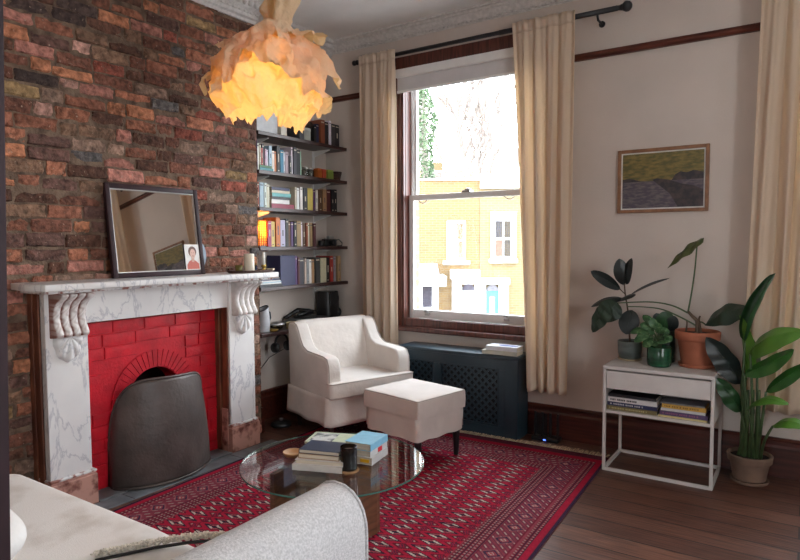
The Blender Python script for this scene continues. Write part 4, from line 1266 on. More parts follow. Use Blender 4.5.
# valance with soft folds
def skirt(u, v):
    per = [(D0, -HW), (D1-.005, -HW), (D1-.005, HW), (D0, HW), (D0, -HW)]
    ls = [math.hypot(b[0]-a[0], b[1]-a[1]) for a, b in zip(per, per[1:])]
    s = u*sum(ls)
    for (a, b), L in zip(zip(per, per[1:]), ls):
        if s <= L+1e-9: break
        s -= L
    q = s/L
    x, y = a[0]+(b[0]-a[0])*q, a[1]+(b[1]-a[1])*q
    n = ((b[1]-a[1])/L, -(b[0]-a[0])/L)
    w = (.006+.012*v)+.006*v*math.sin(u*62)+.004*v*math.sin(u*23+1)
    return (x+n[0]*w, y+n[1]*w, .325-.205*v+.004*math.sin(u*40)*v)


MB().grid(skirt, 160, 8, closeu=True).build('skirt', m_linen, ch, smooth=True, solid=.004)
for x in (D0+.06, D1-.07):
    for y in (-HW+.06, HW-.06):
        MB().lathe([(.016, 0), (.023, .13)], 12, c=(x, y, 0)).build('leg', m_darkwood, ch)

# ================================================================== FOOTSTOOL
ot = thing('footstool', 'square cream linen footstool on dark tapered legs before the armchair', 'footstool', (-2.182, 3.462, .0075), math.radians(-11.5))
sx, sy = .252, .232
tcb = MB()


def ctop(u, v):
    X, Y = -1+2*u, -1+2*v
    return (X*sx, Y*sy, .440+.010*(1-X**4)*(1-Y**4)+.0015*math.sin(9*X+3*Y))


def crim(u, v):
    q = 4*u; s_ = int(min(q, 3.999)); f_ = q-s_
    X, Y = ((-1+2*f_, -1), (1, -1+2*f_), (1-2*f_, 1), (-1, 1-2*f_))[s_]
    bul = 1+.010*math.sin(PI*v)
    return (X*sx*bul, Y*sy*bul, .325+.115*v)


tcb.grid(ctop, 21, 21); tcb.grid(crim, 80, 7, closeu=True)
tco = tcb.build('top_cushion', m_otto, ot, smooth=True)
wl_ = tco.modifiers.new('weld', 'WELD'); wl_.merge_threshold = .002
bv_ = tco.modifiers.new('bevel', 'BEVEL'); bv_.width = .010; bv_.segments = 3; bv_.limit_method = 'ANGLE'; bv_.angle_limit = math.radians(40)
for zz in (.334, .438):
    piping([(sx*.985*c_, sy*.985*s_, zz) for c_, s_ in ((.97, 1), (-.97, 1), (-1, .97), (-1, -.97), (-.97, -1), (.97, -1), (1, -.97), (1, .97), (.97, 1))], m_linen2, ot, .0042)


def obody(u, v):
    q = 2*PI*u; c, s = math.cos(q), math.sin(q)
    k = (abs(c)**16+abs(s)**16)**(-1/16)
    o = 1.0 + .012*v + .006*math.sin(14*q)*v
    return (c*k*sx*.968*o, s*k*sy*.968*o, .332-.152*v+.004*math.sin(9*q)*v)


b = MB().grid(obody, 120, 8, closeu=True); b.box(-sx*.95, sx*.95, -sy*.95, sy*.95, .20, .325)
b.build('base_cover', m_otto, ot, smooth=True)
for x in (-sx+.045, sx-.045):
    for y in (-sy+.045, sy-.045):
        MB().lathe([(.0165, 0), (.027, .20)], 14, c=(x, y, 0)).build('leg', m_black, ot)

# ================================================================== RUG
RW, RL = 2.09, 3.10
ro = Vector((-3.150, 4.005, 0)); RA = math.radians(2.4)
NS, NT = 420, 620
s = (np.arange(NS)/(NS-1))[None, :]*RW*np.ones((NT, 1)); t_ = (np.arange(NT)/(NT-1))[:, None]*RL*np.ones((1, NS))
rs = np.random.RandomState(3)
RED, DEEP, NAVY, CREAM, PINK, ROSE = [np.array(c) for c in ((.315, .009, .030), (.15, .012, .026), (.022, .010, .024), (.48, .38, .32), (.30, .09, .105), (.225, .038, .055))]
img = np.ones((NT, NS, 3))*RED
es = np.minimum(s, RW-s); et = np.minimum(t_, RL-t_)
ed = np.minimum(es, et-.08)
B0, B1, B2, B3, B4 = .018, .050, .105, .245, .335
edge = es < B0
img[ed < B4] = ROSE
# guard stripes with small alternating motifs
along = np.where(es <= et-.08, t_, s)


def setm(m, c): img[m] = c


for g0 in (.055, .078, .252, .275, .298, .316):
    st = (ed > g0) & (ed < g0+.016)
    setm(st, DEEP)
    setm(st & (np.mod(along, .024) < .010) & (ed > g0+.003) & (ed < g0+.013), CREAM*.40+PINK*.3)
    setm((ed > g0-.004) & (ed < g0), NAVY)
main = (ed > B2) & (ed < B3)
setm(main, ROSE*.9)
mid = (ed-(B2+B3)/2)
pa = np.mod(along, .150)-.075
dia = np.abs(pa)/.050+np.abs(mid)/.055
for sg in (1, -1):
    ch1 = np.abs(np.mod(along+np.abs(mid)*sg, .050)-.025)
    dash = np.mod(np.abs(mid), .034)
    setm(main & (ch1 < .0042) & (dash > .008) & (dash < .026) & ((mid > 0) == (sg > 0)), CREAM*.72)
    setm(main & (np.abs(ch1-.013) < .0035) & ((mid > 0) == (sg > 0)), NAVY*1.5+DEEP*.4)
setm(main & (dia < 1.0), PINK*.8); setm(main & (dia < .80), NAVY*1.8); setm(main & (dia < .55), ROSE); setm(main & (dia < .32), CREAM*.7); setm(main & (dia < .15), RED)
setm(main & (np.abs(np.abs(mid)-.064) < .004), DEEP)
setm((ed > .0) & (ed < B1), RED*.95); setm(es < B0, NAVY*1.4)
setm((et < .08), ROSE*.7); setm((et < .08) & (np.mod(et, .02) < .006), NAVY)
# field of guls
field = ed >= B4
pc_, pt = .203, .0690
ss = s-B4-.075; tt2 = t_-B4-.04
ci = np.round(ss/pc_); du = ss-ci*pc_
ti = np.round(tt2/pt); dv = tt2-ti*pt
d1 = np.abs(du)/.078+np.abs(dv)/.029
setm(field & (d1 < 1.04), NAVY); setm(field & (d1 < .80), CREAM)
q = (du*dv > 0)
setm(field & (d1 < .80) & q, RED*.8+CREAM*.15); setm(field & (d1 < .40), NAVY*1.2); setm(field & (d1 < .17), RED)
setm(field & (d1 < .80) & (np.abs(dv) < .0028), NAVY)
ci2 = np.round((ss-pc_/2)/pc_); du2 = ss-pc_/2-ci2*pc_
ti2 = np.round((tt2-pt/2)/pt); dv2 = tt2-pt/2-ti2*pt
d2 = np.abs(du2)/.056+np.abs(dv2)/.028
setm(field & (d2 < 1) & (d2 > .70), DEEP*.6)
setm(field & (d2 < .66) & (np.mod(np.floor(du2/.008)+np.floor(dv2/.008), 2) < 1), NAVY*1.4)
setm(field & (d2 < .66) & (np.abs(du2) > .020) & (np.abs(dv2) < .006), CREAM*.6)
setm(field & (np.abs(du2) < .003) & (np.abs(dv2) > .027), DEEP)
img *= (1+rs.normal(0, .09, (NT, NS, 1)))*(1+.12*np.sin(t_*9+np.sin(s*3))[..., None]*.5)
img = np.clip(img, .002, .9)
z = .006+.0010*np.sin(s*5+1)*np.sin(t_*4)
me = bpy.data.meshes.new('rug')
V = np.stack([s, -t_, z], -1).reshape(-1, 3)
jj, ii = np.meshgrid(np.arange(NT-1), np.arange(NS-1), indexing='ij')
F = np.stack([jj*NS+ii, (jj+1)*NS+ii, (jj+1)*NS+ii+1, jj*NS+ii+1], -1).reshape(-1, 4)
me.vertices.add(len(V)); me.vertices.foreach_set('co', V.astype(np.float32).ravel())
me.loops.add(F.size); me.loops.foreach_set('vertex_index', F.astype(np.int32).ravel())
me.polygons.add(len(F)); me.polygons.foreach_set('loop_start', np.arange(0, F.size, 4, dtype=np.int32)); me.polygons.foreach_set('loop_total', np.full(len(F), 4, dtype=np.int32))
me.update(calc_edges=True)
ca_ = me.color_attributes.new('Col', 'FLOAT_COLOR', 'POINT')
ca_.data.foreach_set('color', np.concatenate([img.reshape(-1, 3), np.ones((NS*NT, 1))], 1).astype(np.float32).ravel())
m_rug = vcol_mat('wool_rug_pile', .95, noise=.10, nscale=30, bump=.5, bscale=260, bdist=.004, spec=.1)
me.materials.append(m_rug)
rug = thing('rug', 'crimson knotted wool rug with rows of small diamond motifs and a fringed end', 'rug', ro, RA)
rf = bpy.data.objects.new('pile', me); COL.objects.link(rf); rf.parent = rug
b = MB(); b.box(0, RW, -RL, 0, 0, .005); b.build('backing', paint((.10, .02, .03)), rug)
fr2 = MB(); rg = random.Random(6)
for k in range(260):
    x = .005+k*(RW-.01)/260
    for e_, sg in ((0, 1),):
        L = rg.uniform(.055, .095)
        dx = rg.uniform(-.012, .012)
        fr2.tube([(x, e_, .006), (x+dx*.5, e_+sg*L*.5, .008+rg.uniform(0, .004)), (x+dx, e_+sg*L, .0035)], [.0024, .003, .0022], 5)
fo = fr2.build('fringe', mat('rug_fringe', (.50, .38, .25), 1, var=.3, scale=40), rug)
fo['kind'] = 'stuff'

# ================================================================== GLASS COFFEE TABLE
ct = thing('coffee_table', 'round glass topped coffee table on walnut boards in the middle of the rug', 'coffee table', (-1.845, 2.205, .0075))
ZG = .402
MB().lathe([(.001, -.012), (.427, -.012), (.430, -.009), (.430, -.003), (.427, 0), (.001, 0)], 96, c=(0, 0, ZG-.006)).build('glass_top', m_tableglass, ct)
mb = MB().lathe([(.4302, -.0095), (.4308, -.006), (.4302, -.0025)], 96, c=(0, 0, ZG-.006), cap=False)
mb.build('glass_edge', mat('green_glass_edge', (.05, .16, .13), .12), ct)


def board(p, q, th, z0, z1, par, name='leg_board'):
    p, q = Vector((*p, 0)), Vector((*q, 0)); d = (q-p); L = d.length; a = math.atan2(d.y, d.x)
    o = MB().box(0, L, -th/2, th/2, z0, z1).build(name, m_walnut, par, bevel=.003)
    o.location = p; o.rotation_euler = (0, 0, a); return o


board((-.140, -.262), (-.205, .175), .026, 0, .383, ct)
board((-.19, .19), (.118, .200), .026, 0, .383, ct)
board((.065, -.12), (.112, .185), .026, 0, .383, ct)
board((-.15, -.09), (.065, -.06), .022, .03, .30, ct)
for x, y in ((-.160, -.170), (.085, -.02), (-.05, .195)):
    MB().lathe([(.022, .383), (.022, .3838), (.001, .3839)], 20, c=(x, y, 0)).build('glass_fixing', m_steel, ct)
ZG0 = ZG+.0005


def pile_at(cx, cy, rz, items, z, grp=None):
    for (w, d, t, col, lab, sp, dx, dy, dr) in items:
        o = flat_book(cx-w/2+dx, cx+w/2+dx, cy-d/2+dy, cy+d/2+dy, z, t-.0006, col, spine=sp, rz=rz+dr)
        tag(o, lab, 'book', grp); z += t
    return z


a20 = math.radians(20.6)
zt = pile_at(-1.842, 2.130, a20, [
    (.238, .170, .028, (.60, .57, .52), 'thick off-white paperback at the bottom of the left pile on the glass table', 'y-', 0, 0, 0),
    (.228, .160, .020, (.66, .62, .60), 'pale paperback second from the bottom of the left pile on the glass table', 'x+', .004, .004, .02),
    (.196, .145, .022, (.30, .16, .07), 'tan brown paperback under the navy notebook on the glass table', 'x-', -.002, .01, -.03),
    (.196, .142, .018, (.020, .028, .060), 'navy blue notebook on top of the left pile on the glass table', 'x-', 0, .012, -.05)], ZG0)
fl, frr, brr = at(348.3, 441, z=.503), at(374.5, 445, z=.503), at(384, 433.5, z=.503)
bw, bd = (frr-fl).length, (brr-frr).length
ra_ = math.atan2((frr-fl).y, (frr-fl).x)
cc = (fl+brr)/2
zt = pile_at(cc.x, cc.y, ra_, [
    (bw, bd*.97, .036, (.52, .50, .48), 'white spined paperback with a yellow tab, bottom of the glass table right pile', 'x+', .002, 0, .02),
    (bw*.97, bd*.95, .030, (.64, .62, .60), 'white paperback with a red mark, middle of the glass table right pile', 'x+', 0, 0, -.02),
    (bw, bd, .034, (.22, .50, .68), 'sky blue paperback on top of the right pile on the glass table', 'x+', 0, 0, 0)], ZG0)
# paper tabs on that pile belong to the books they mark
for o in list(COL.objects):
    if o.get('label', '').startswith('white spined paperback with a yellow'):
        MB().box(.01, .055, -bd*.97/2-.004, -bd*.97/2+.002, .012, .026).build('yellow_tab', paint((.75, .42, .02)), o)
    if o.get('label', '').startswith('white paperback with a red mark'):
        MB().box(bw*.97/2, bw*.97/2+.0008, -.01, .03, .004, .026).build('red_mark', paint((.60, .03, .04)), o)
p1 = at(334, 436, z=.45)
pile_at(p1.x+.0, p1.y+.0, .33, [
    (.235, .155, .026, (.40, .22, .16), 'dusky pink book under the garden magazine at the back of the glass table', 'y-', 0, 0, 0)], ZG0)
o = flat_book(p1.x-.125, p1.x+.125, p1.y-.085, p1.y+.08, ZG0+.0262, .012, (.55, .60, .42), rz=.36, spine='x-', name='magazine')
tag(o, 'green and white magazine with a grey picture lying at the back of the glass table', 'magazine')
b = MB().box(-.11, .01, -.065, .065, .0118, .0124); b.build('cover_picture', mat('cover_photo', (.62, .62, .60), .4, scale=18, col2=(.12, .13, .14), lo=.48, hi=.58), o)
pcx = at(345, 472.5, z=ZG0)
co = tag(MB().lathe([(.001, 0), (.046, 0), (.047, .003), (.046, .007), (.001, .007)], 32).build('coaster', mat('cork', (.36, .20, .09), .8, var=.25, scale=60)), 'cork coaster under the candle glass on the coffee table', 'coaster')
co.location = (pcx.x, pcx.y+.028, ZG0)
cg = thing('candle_glass', 'candle in a smoky dark glass tumbler on the coffee table', 'candle', (pcx.x, pcx.y+.028, ZG0+.0075))
MB().lathe([(.034, 0), (.0375, .003), (.0385, .104), (.0365, .105), (.0355, .010), (.001, .008)], 56).build('tumbler', glass_mat('smoky_glass', (.20, .15, .125), 1.0), cg, smooth=False)
MB().lathe([(.034, .011), (.0350, .085), (.012, .083), (.001, .083)], 28).build('wax', mat('candle_wax', (.55, .48, .40), .6), cg, smooth=True)
MB().tube([(0, 0, .083), (.001, 0, .094)], .0014, 5).build('wick', m_black, cg)
pw = at(292, 451.5, z=ZG0+.02)
wd = tag(MB().lathe([(.001, 0), (.036, 0), (.047, .014), (.048, .022), (.044, .022), (.034, .012), (.001, .011)], 36).build('wooden_dish', mat('pale_wood', (.50, .27, .12), .55, var=.2), smooth=True), 'small round pale wooden dish at the left of the books on the glass table', 'dish')
wd.location = (pw.x+.006, pw.y+.0, ZG0)

# ================================================================== SOFA
so = thing('sofa', 'pale tweed sofa in the foreground, its rounded arm before the coffee table', 'sofa', (-2.0, .85, .0075))
bpy.context.view_layer.update()
sp = lambda pts: [(x+2.0, y-.85) for x, y in pts]
seat = sp([(-2.93, .42), (-1.90, .42), (-1.86, 1.02), (-1.72, 1.17), (-1.52, 1.285), (-1.9, 1.305), (-2.86, 1.30), (-2.93, 1.24)])
MB().prism(seat, 'z', .30, .425).build('seat_cushion', m_sofaseat, so, bevel=.045, seg=6)
MB().box(-.92, .70, -.45, .40, .09, .32).build('seat_base', m_sofaseat, so, bevel=.02, seg=3)
arm_ = [(-.12, .10), (.105, .10), (.108, .50), (.105, .54), (.095, .575), (.078, .604), (.052, .628), (.018, .642), (-.02, .645), (-.055, .636), (-.085, .614), (-.106, .58), (-.117, .54), (-.12, .48)]
AXC = -1.240
MB().prism([(x+AXC+2.0, z) for x, z in arm_], 'y', -.57, .668).build('arm', m_sofa, so, bevel=.016, seg=4)
MB().tube([(x+AXC+2.0, .662, z) for x, z in arm_[1:]], .0055, 6).build('arm_piping', m_sofa, so, smooth=True)
bk_ = [(-.575, .10), (-.36, .10), (-.35, .45), (-.42, .74), (-.50, .78), (-.57, .74)]
MB().prism(bk_, 'x', -1.0, .66).build('backrest', m_sofa, so, bevel=.05, seg=5)
fz = MB(); rg = random.Random(3)
cur = [(-1.87, 1.055, .428), (-1.815, 1.125, .434), (-1.76, 1.19, .442), (-1.68, 1.26, .452), (-1.60, 1.305, .462), (-1.52, 1.325, .470), (-1.44, 1.32, .475)]
cur = [Vector((x+2.0, y-.85, z)) for x, y, z in cur]
dense = []
for i in range(len(cur)-1):
    for k in range(12): dense.append(cur[i].lerp(cur[i+1], k/12))
dense.append(cur[-1])
fz.tube([p+Vector((0, 0, .004*math.sin(i*1.7))) for i, p in enumerate(dense)], [.009+.003*math.sin(i*2.3) for i in range(len(dense))], 8)
for p in dense:
    for k in range(12):
        q = rg.uniform(0, 2*PI); dd = Vector((math.cos(q)*.5, math.sin(q)*.5, rg.uniform(.2, 1))).normalized()
        a = p+dd*.007
        fz.tube([a, a+dd*rg.uniform(.003, .008)+Vector((rg.uniform(-.005, .005), rg.uniform(-.005, .005), 0))], .0028, 4)
fz.build('boucle_edge', m_fringe, so)
MB().tube([p+Vector((.014, -.009, -.010)) for p in dense], .0055, 8).build('gap_shadow', m_black, so, smooth=True)  # black tube painting the shadow gap under the boucle edge
for x in (-.85, .70):
    for y in (-.50, .36):
        MB().lathe([(.018, 0), (.024, .10)], 12, c=(x, y, 0)).build('leg', m_darkwood, so)
pw_ = thing('cushion', 'white scatter cushion leaning at the left end of the sofa', 'cushion', (-2.075, .485, .485))
pw_.rotation_euler = (math.radians(-72), 0, math.radians(-8))
MB().grid(lambda u, v: ((lambda c, s, k, r, zz: (.24*c*k*r, .085*zz, .20+.215*s*k*r))(math.cos(2*PI*u), math.sin(2*PI*u), (abs(math.cos(2*PI*u))**5+abs(math.sin(2*PI*u))**5)**(-1/5), math.cos((v-.5)*PI)**.75, math.sin((v-.5)*PI))), 64, 24, closeu=True).build('cushion_cover', mat('white_cotton', (.78, .76, .74), .9, var=.03, bump=.3, bscale=30), pw_, smooth=True)

# ================================================================== WHITE CONSOLE
cn = thing('console_table', 'white metal console table with a drawer and open shelf against the wall', 'console table', (-.735, 4.075, 0))
hx, hy, tb = .312, .208, .018
zt0, zt1 = .640, .662
MB().box(-hx, hx, -hy, hy, zt0, zt1).build('top_board', m_console, cn, bevel=.002)
for x in (-hx, hx-tb):
    for y in (-hy, hy-tb):
        MB().box(x, x+tb, y, y+tb, 0, zt0).build('leg', m_console, cn, bevel=.0015)
b = MB()
for y in (-hy, hy-tb): b.box(-hx+tb, hx-tb, y, y+tb, .0, tb)
for x in (-hx, hx-tb): b.box(x, x+tb, -hy+tb, hy-tb, 0, tb)
b.build('floor_rail', m_console, cn)
MB().box(-hx+tb, hx-tb, -hy, hy, .368, .384).build('shelf_board', m_console, cn)
b = MB()
for x in (-hx+.004, hx-.014): b.box(x, x+.010, -hy+tb, hy-tb, .368, zt0)
b.box(-hx+tb, hx-tb, hy-.012, hy-.004, .384, zt0)
b.build('side_panel', m_console, cn)
MB().box(-hx+tb+.003, hx-tb-.003, -hy+.002, hy-.03, .520, .630).build('drawer', m_console, cn, bevel=.0015)
fyc = 4.075-hy


def console_pile(pa, pb, items, pos):
    z = .3845
    n = 0
    for t, col, cname, extra, lett in items:
        xa, xb = at(pa, 405, y=fyc+.03).x, at(pb, 405, y=fyc+.03).x
        d = .15
        x0_ = xa+extra[0]; x1_ = xb+extra[1]
        o = flat_book(x0_, x1_, fyc+.03+extra[2], fyc+.03+extra[2]+d, z, t-.0005, col, spine='y-'); z += t
        tag(o, f'{cname} book on the white console shelf, {pos[n]}', 'book', 'books lying on the console shelf'); n += 1
        if lett:
            L = MB(); rg = random.Random(n); x = -(x1_-x0_)*.44
            while x < (x1_-x0_)*lett[1]:
                w = rg.uniform(.004, .009)
                L.box(x, x+w, -d/2-.0008, -d/2, t*.32, t*.68)
                x += w+(.003 if rg.random() < .8 else .009)
            L.build('spine_lettering', paint(lett[0]), o)


console_pile(607.5, 658, [(.026, (.16, .125, .050), 'olive brown', (-.004, -.006, -.008), ((.40, .34, .16), .3)), (.024, (.018, .026, .085), 'royal navy', (0, 0, -.004), ((.45, .46, .50), .2)),
                          (.030, (.62, .60, .60), 'thick white', (0, -.004, -.002), ((.02, .02, .025), .12)), (.018, (.015, .014, .018), 'black', (.002, -.012, .006), None)],
             ['bottom of the left pile', 'second from the bottom of the left pile', 'third from the bottom of the left pile', 'top of the left pile'])
console_pile(661, 706.5, [(.012, (.56, .48, .22), 'thin pale yellow', (-.014, .006, -.010), None), (.026, (.075, .045, .115), 'violet blue', (-.006, .010, -.008), ((.22, .08, .16), .3)),
                          (.016, (.55, .56, .58), 'pale grey', (0, -.004, -.004), None), (.024, (.52, .30, .05), 'mustard yellow', (.004, 0, 0), ((.20, .10, .02), .35)), (.008, (.20, .20, .21), 'slim grey', (-.006, -.01, .008), None)],
             ['bottom of the right pile', 'second from the bottom of the right pile', 'middle of the right pile', 'second from the top of the right pile', 'top of the right pile'])

# ================================================================== PICTURE
pf = thing('picture_frame', 'oak framed landscape print in olive and mauve hanging above the white console', 'picture', (-.813, YW-.002, 1.832))
w, h, fr_ = .279, .210, .022
b = MB()
b.box(-w, -w+fr_, -.022, 0, -h, h); b.box(w-fr_, w, -.022, 0, -h, h); b.box(-w+fr_, w-fr_, -.022, 0, -h, -h+fr_); b.box(-w+fr_, w-fr_, -.022, 0, h-fr_, h)
b.build('frame', m_frameoak, pf, bevel=.003)
MB().box(-w+fr_, w-fr_, -.010, -.004, -h+fr_, h-fr_).build('white_mount', paint((.66, .65, .63)), pf)
m_sky = mat('print_olive_sky', (.105, .095, .030), .6, scale=22, col2=(.24, .17, .048), stretch=(1, 1, 3), lo=.4, hi=.65)
m_field = mat('print_mauve_field', (.080, .066, .088), .6, scale=26, col2=(.16, .135, .135), stretch=(1, 1, 3), lo=.4, hi=.65)
m_hill = mat('print_dark_hill', (.030, .026, .032), .6, scale=30, col2=(.075, .052, .050), lo=.4, hi=.65)
pw2, ph2 = w-fr_-.009, h-fr_-.009
pr = MB()
pr.box(-pw2, pw2, -.0115, -.010, -ph2, ph2, 0)
hor = -.005
pr.prism([(-pw2, -ph2), (pw2, -ph2), (pw2, hor+.012), (.10, hor+.004), (-.05, hor), (-pw2, hor+.006)], 'y', -.0122, -.0114, 1)
pr.prism([(.10, -ph2), (pw2, -ph2), (pw2, -.075), (.19, -.045), (.12, -.030), (.04, .000), (-.03, .012), (-.06, .004), (-.02, -.030), (.05, -.090)], 'y', -.0129, -.0121, 2)
pr.prism([(.06, hor), (.08, .030), (.11, .048), (.15, .040), (.19, .052), (pw2, .036), (pw2, hor)], 'y', -.0129, -.0121, 2)
pr.prism([(-pw2, hor), (-pw2+.0, hor+.02), (-pw2+.05, hor+.024), (-pw2+.10, hor+.008), (-pw2+.12, hor)], 'y', -.0129, -.0121, 2)
pr.build('print', [m_sky, m_field, m_hill], pf)
# ================================================================== PLANTS
def leaf(base, tip, width, face, sag=.06, fold=.15, prof=(.55, .75), wave=0.0, nu=18, nv=9, curl=0.0, seed=0):
    """blade from base to tip; face = direction the upper surface looks; fold = V of the halves; curl rolls the edges"""
    base, tip = Vector(base), Vector(tip)
    ax = tip-base; L = ax.length; a = ax.normalized()
    n = Vector(face); n = (n-a*n.dot(a)).normalized(); sd = a.cross(n)
    pk, pw = prof
    vs, fs = [], []
    for i in range(nu):
        u = i/(nu-1)
        k = math.log(.5)/math.log(pk)
        w = width/2*max(.0, math.sin(PI*min(1, max(0, u))**k))**pw
        if u > .97: w *= .4
        for j in range(nv):
            v = -1+2*j/(nv-1)
            ang = v*curl
            off = (math.sin(ang)/curl if curl else v)*w
            dn = ((1-math.cos(ang))/curl*w if curl else 0)
            p = base+ax*u + n*(L*sag*4*u*(1-u)) + sd*off + n*(dn - fold*abs(v)*w + wave*w*math.sin(u*17+v*2+seed))
            vs.append(p)
    for i in range(nu-1):
        for j in range(nv-1):
            fs.append((i*nv+j, i*nv+j+1, (i+1)*nv+j+1, (i+1)*nv+j))
    mb = MB().add(vs, fs)
    # midrib
    mb.tube([base+ax*(i/9)+n*(L*sag*4*(i/9)*(1-i/9)+.0008) for i in range(10)], [.0022*(1-.75*i/9) for i in range(10)], 5)
    return mb


def addleaf(par, m, base, tip, width, face=(0, -1, .25), **k):
    o = leaf(base, tip, width, face, **k).build('leaf', m, smooth=True, normals=False)
    return W(o, par)


def stemtube(par, m, pts, r, name='stem', n=7):
    # smooth the path
    P = [Vector(p) for p in pts]; out = []
    for i in range(len(P)-1):
        p0 = P[max(0, i-1)]; p1 = P[i]; p2 = P[i+1]; p3 = P[min(len(P)-1, i+2)]
        for k in range(6):
            t = k/6
            out.append(.5*((2*p1)+(p2-p0)*t+(2*p0-5*p1+4*p2-p3)*t*t+(3*p1-p0-3*p2+p3)*t**3))
    out.append(P[-1])
    rr = r if isinstance(r, (int, float)) else [r[0]+(r[1]-r[0])*i/(len(out)-1) for i in range(len(out))]
    return W(MB().tube(out, rr, n).build(name, m, smooth=True), par)


ZT_ = .6622
TOCAM = (-.15*0+.55, -.83, .15)
# --- rubber plant
rp = thing('potted_rubber_plant', 'dark leaved rubber plant in a grey glazed pot at the left end of the console', 'plant', (-.955, 4.150, ZT_))
bpy.context.view_layer.update()
m_greyglaze = mat('grey_green_glaze', (.105, .125, .115), .30, var=.3, scale=7, stretch=(1, 1, 4))
MB().lathe([(.055, .010), (.068, .018), (.074, .05), (.077, .118), (.075, .126), (.070, .124), (.068, .03), (.001, .02)], 36).build('pot', m_greyglaze, rp, smooth=True)
MB().lathe([(.062, 0), (.072, .003), (.073, .012), (.060, .010), (.001, .009)], 36).build('saucer', mat('buff_saucer', (.36, .30, .20), .6), rp, smooth=True)
MB().lathe([(.070, .112), (.001, .116)], 28, cap=False).build('soil', m_soil, rp)
q = lambda px, py, y=4.15: at(px, py, y=y)
stemtube(rp, m_stembrown, [(-.955, 4.15, ZT_+.11), q(628, 312), q(625.5, 296), q(624.5, 285), q(624, 272)], (.006, .004))
addleaf(rp, m_leafdark, q(623.5, 285, 4.13), q(619, 258.5, 4.10), .098, face=(.35, -1, .1), sag=.08, fold=.10, prof=(.5, .62))
addleaf(rp, m_leafdark, q(626, 284.5, 4.14), q(632, 258, 4.08), .080, face=(-.6, -1, .1), sag=.10, fold=.20, prof=(.45, .62))
addleaf(rp, m_leafdark, q(620.3, 289.5, 4.12), q(590.7, 271, 4.06), .095, face=(.1, -.8, .8), sag=.04, fold=.12, prof=(.5, .6))
stemtube(rp, m_stembrown, [q(625, 294, 4.15), q(620.3, 289.5, 4.12)], .003, 'petiole')
addleaf(rp, m_leafdark, q(631, 294.5, 4.12), q(669.5, 278.3, 4.10), .075, face=(-.15, -.28, 1), sag=.07, fold=.15, prof=(.5, .6))
stemtube(rp, m_stembrown, [q(626, 297, 4.15), q(631, 294.5, 4.12)], .003, 'petiole')
addleaf(rp, m_leafdark, q(635.5, 295.5, 4.05), q(617, 301.5, 4.14), .075, face=(.1, -.7, 1), sag=.08, fold=.2, prof=(.45, .6))
addleaf(rp, m_leafdark, q(622, 298, 4.12), q(591, 307, 4.04), .085, face=(.1, -.45, 1), sag=.10, fold=.2, prof=(.4, .7))
addleaf(rp, m_leafdark, q(632, 310, 4.10), q(626, 334.5, 4.05), .126, face=(.2, -1, .2), sag=.10, fold=.10, prof=(.5, .55))
addleaf(rp, m_leafdark, q(622, 312, 4.12), q(612, 320, 4.03), .05, face=(.2, -1, .2), sag=.10, fold=.10)
# --- philodendron
ph = thing('potted_philodendron', 'long stemmed philodendron in a terracotta pot in the middle of the console top', 'plant', (-.555, 4.140, ZT_))
bpy.context.view_layer.update()
b = MB().lathe([(.085, .012), (.090, .016), (.112, .165), (.124, .168), (.127, .172), (.129, .215), (.125, .222), (.115, .220), (.112, .18), (.080, .03), (.001, .024)], 44)
b.build('pot', m_terra, ph, smooth=False, bevel=.002, seg=3)
MB().lathe([(.088, 0), (.102, .002), (.108, .022), (.103, .022), (.094, .010), (.001, .010)], 40).build('saucer', m_terra, ph, bevel=.0015, seg=3)
MB().lathe([(.114, .200), (.001, .206)], 30, cap=False).build('soil', m_soil, ph)
r = lambda px, py, y=4.14: at(px, py, y=y)
stemtube(ph, m_stembrown, [(-.56, 4.14, ZT_+.19), r(697, 322), r(692, 316), r(688, 311.5)], (.013, .008), 'trunk')
stemtube(ph, m_stembrown, [(-.53, 4.12, ZT_+.19), r(699, 321), r(700, 316)], (.008, .005), 'stub')
stemtube(ph, m_stembrown, [(-.62, 4.12, ZT_+.19), r(687, 323), r(686, 320)], (.006, .004), 'stub')
stemtube(ph, m_stem, [r(688, 312), r(692, 290), r(695, 268), r(697, 245.5, 4.12)], (.0055, .004), 'petiole')
addleaf(ph, m_leafphil, r(704, 238, 4.10), r(667.5, 268.5, 4.14), .085, face=(.55, -.28, .75), sag=.07, fold=.30, prof=(.36, .8), wave=.16)
stemtube(ph, m_stem, [r(697, 245.5, 4.12), r(701, 240.5, 4.07)], .0035, 'petiole')
stemtube(ph, m_stem, [r(688, 313), r(672, 305.5), r(652, 302), r(629, 302.4, 4.08), r(612, 303.5, 4.03)], (.0055, .0035), 'petiole')
stemtube(ph, m_stem, [r(699, 328), r(688, 321), r(664, 310), r(645, 307), r(627, 306.6, 4.08)], (.0055, .0035), 'petiole')
addleaf(ph, m_leafphil2, r(617, 302, 4.02), r(601, 322, 3.98), .15, face=(.3, -1, .35), sag=.12, fold=.15, prof=(.4, .7), wave=.08)
addleaf(ph, m_leafphil2, r(609, 305, 4.0), r(592.5, 332.5, 3.97), .12, face=(-.1, -1, .5), sag=.10, fold=.2, prof=(.35, .65), wave=.10, seed=2)
stemtube(ph, m_stem, [r(696, 324), r(701, 322), r(706, 325, 4.10)], (.005, .004), 'petiole')
addleaf(ph, m_leafphil2, r(705, 325.5, 4.09), r(752, 309.5, 4.06), .17, face=(.05, -.62, .8), sag=.16, fold=.22, prof=(.55, .75), wave=.06)
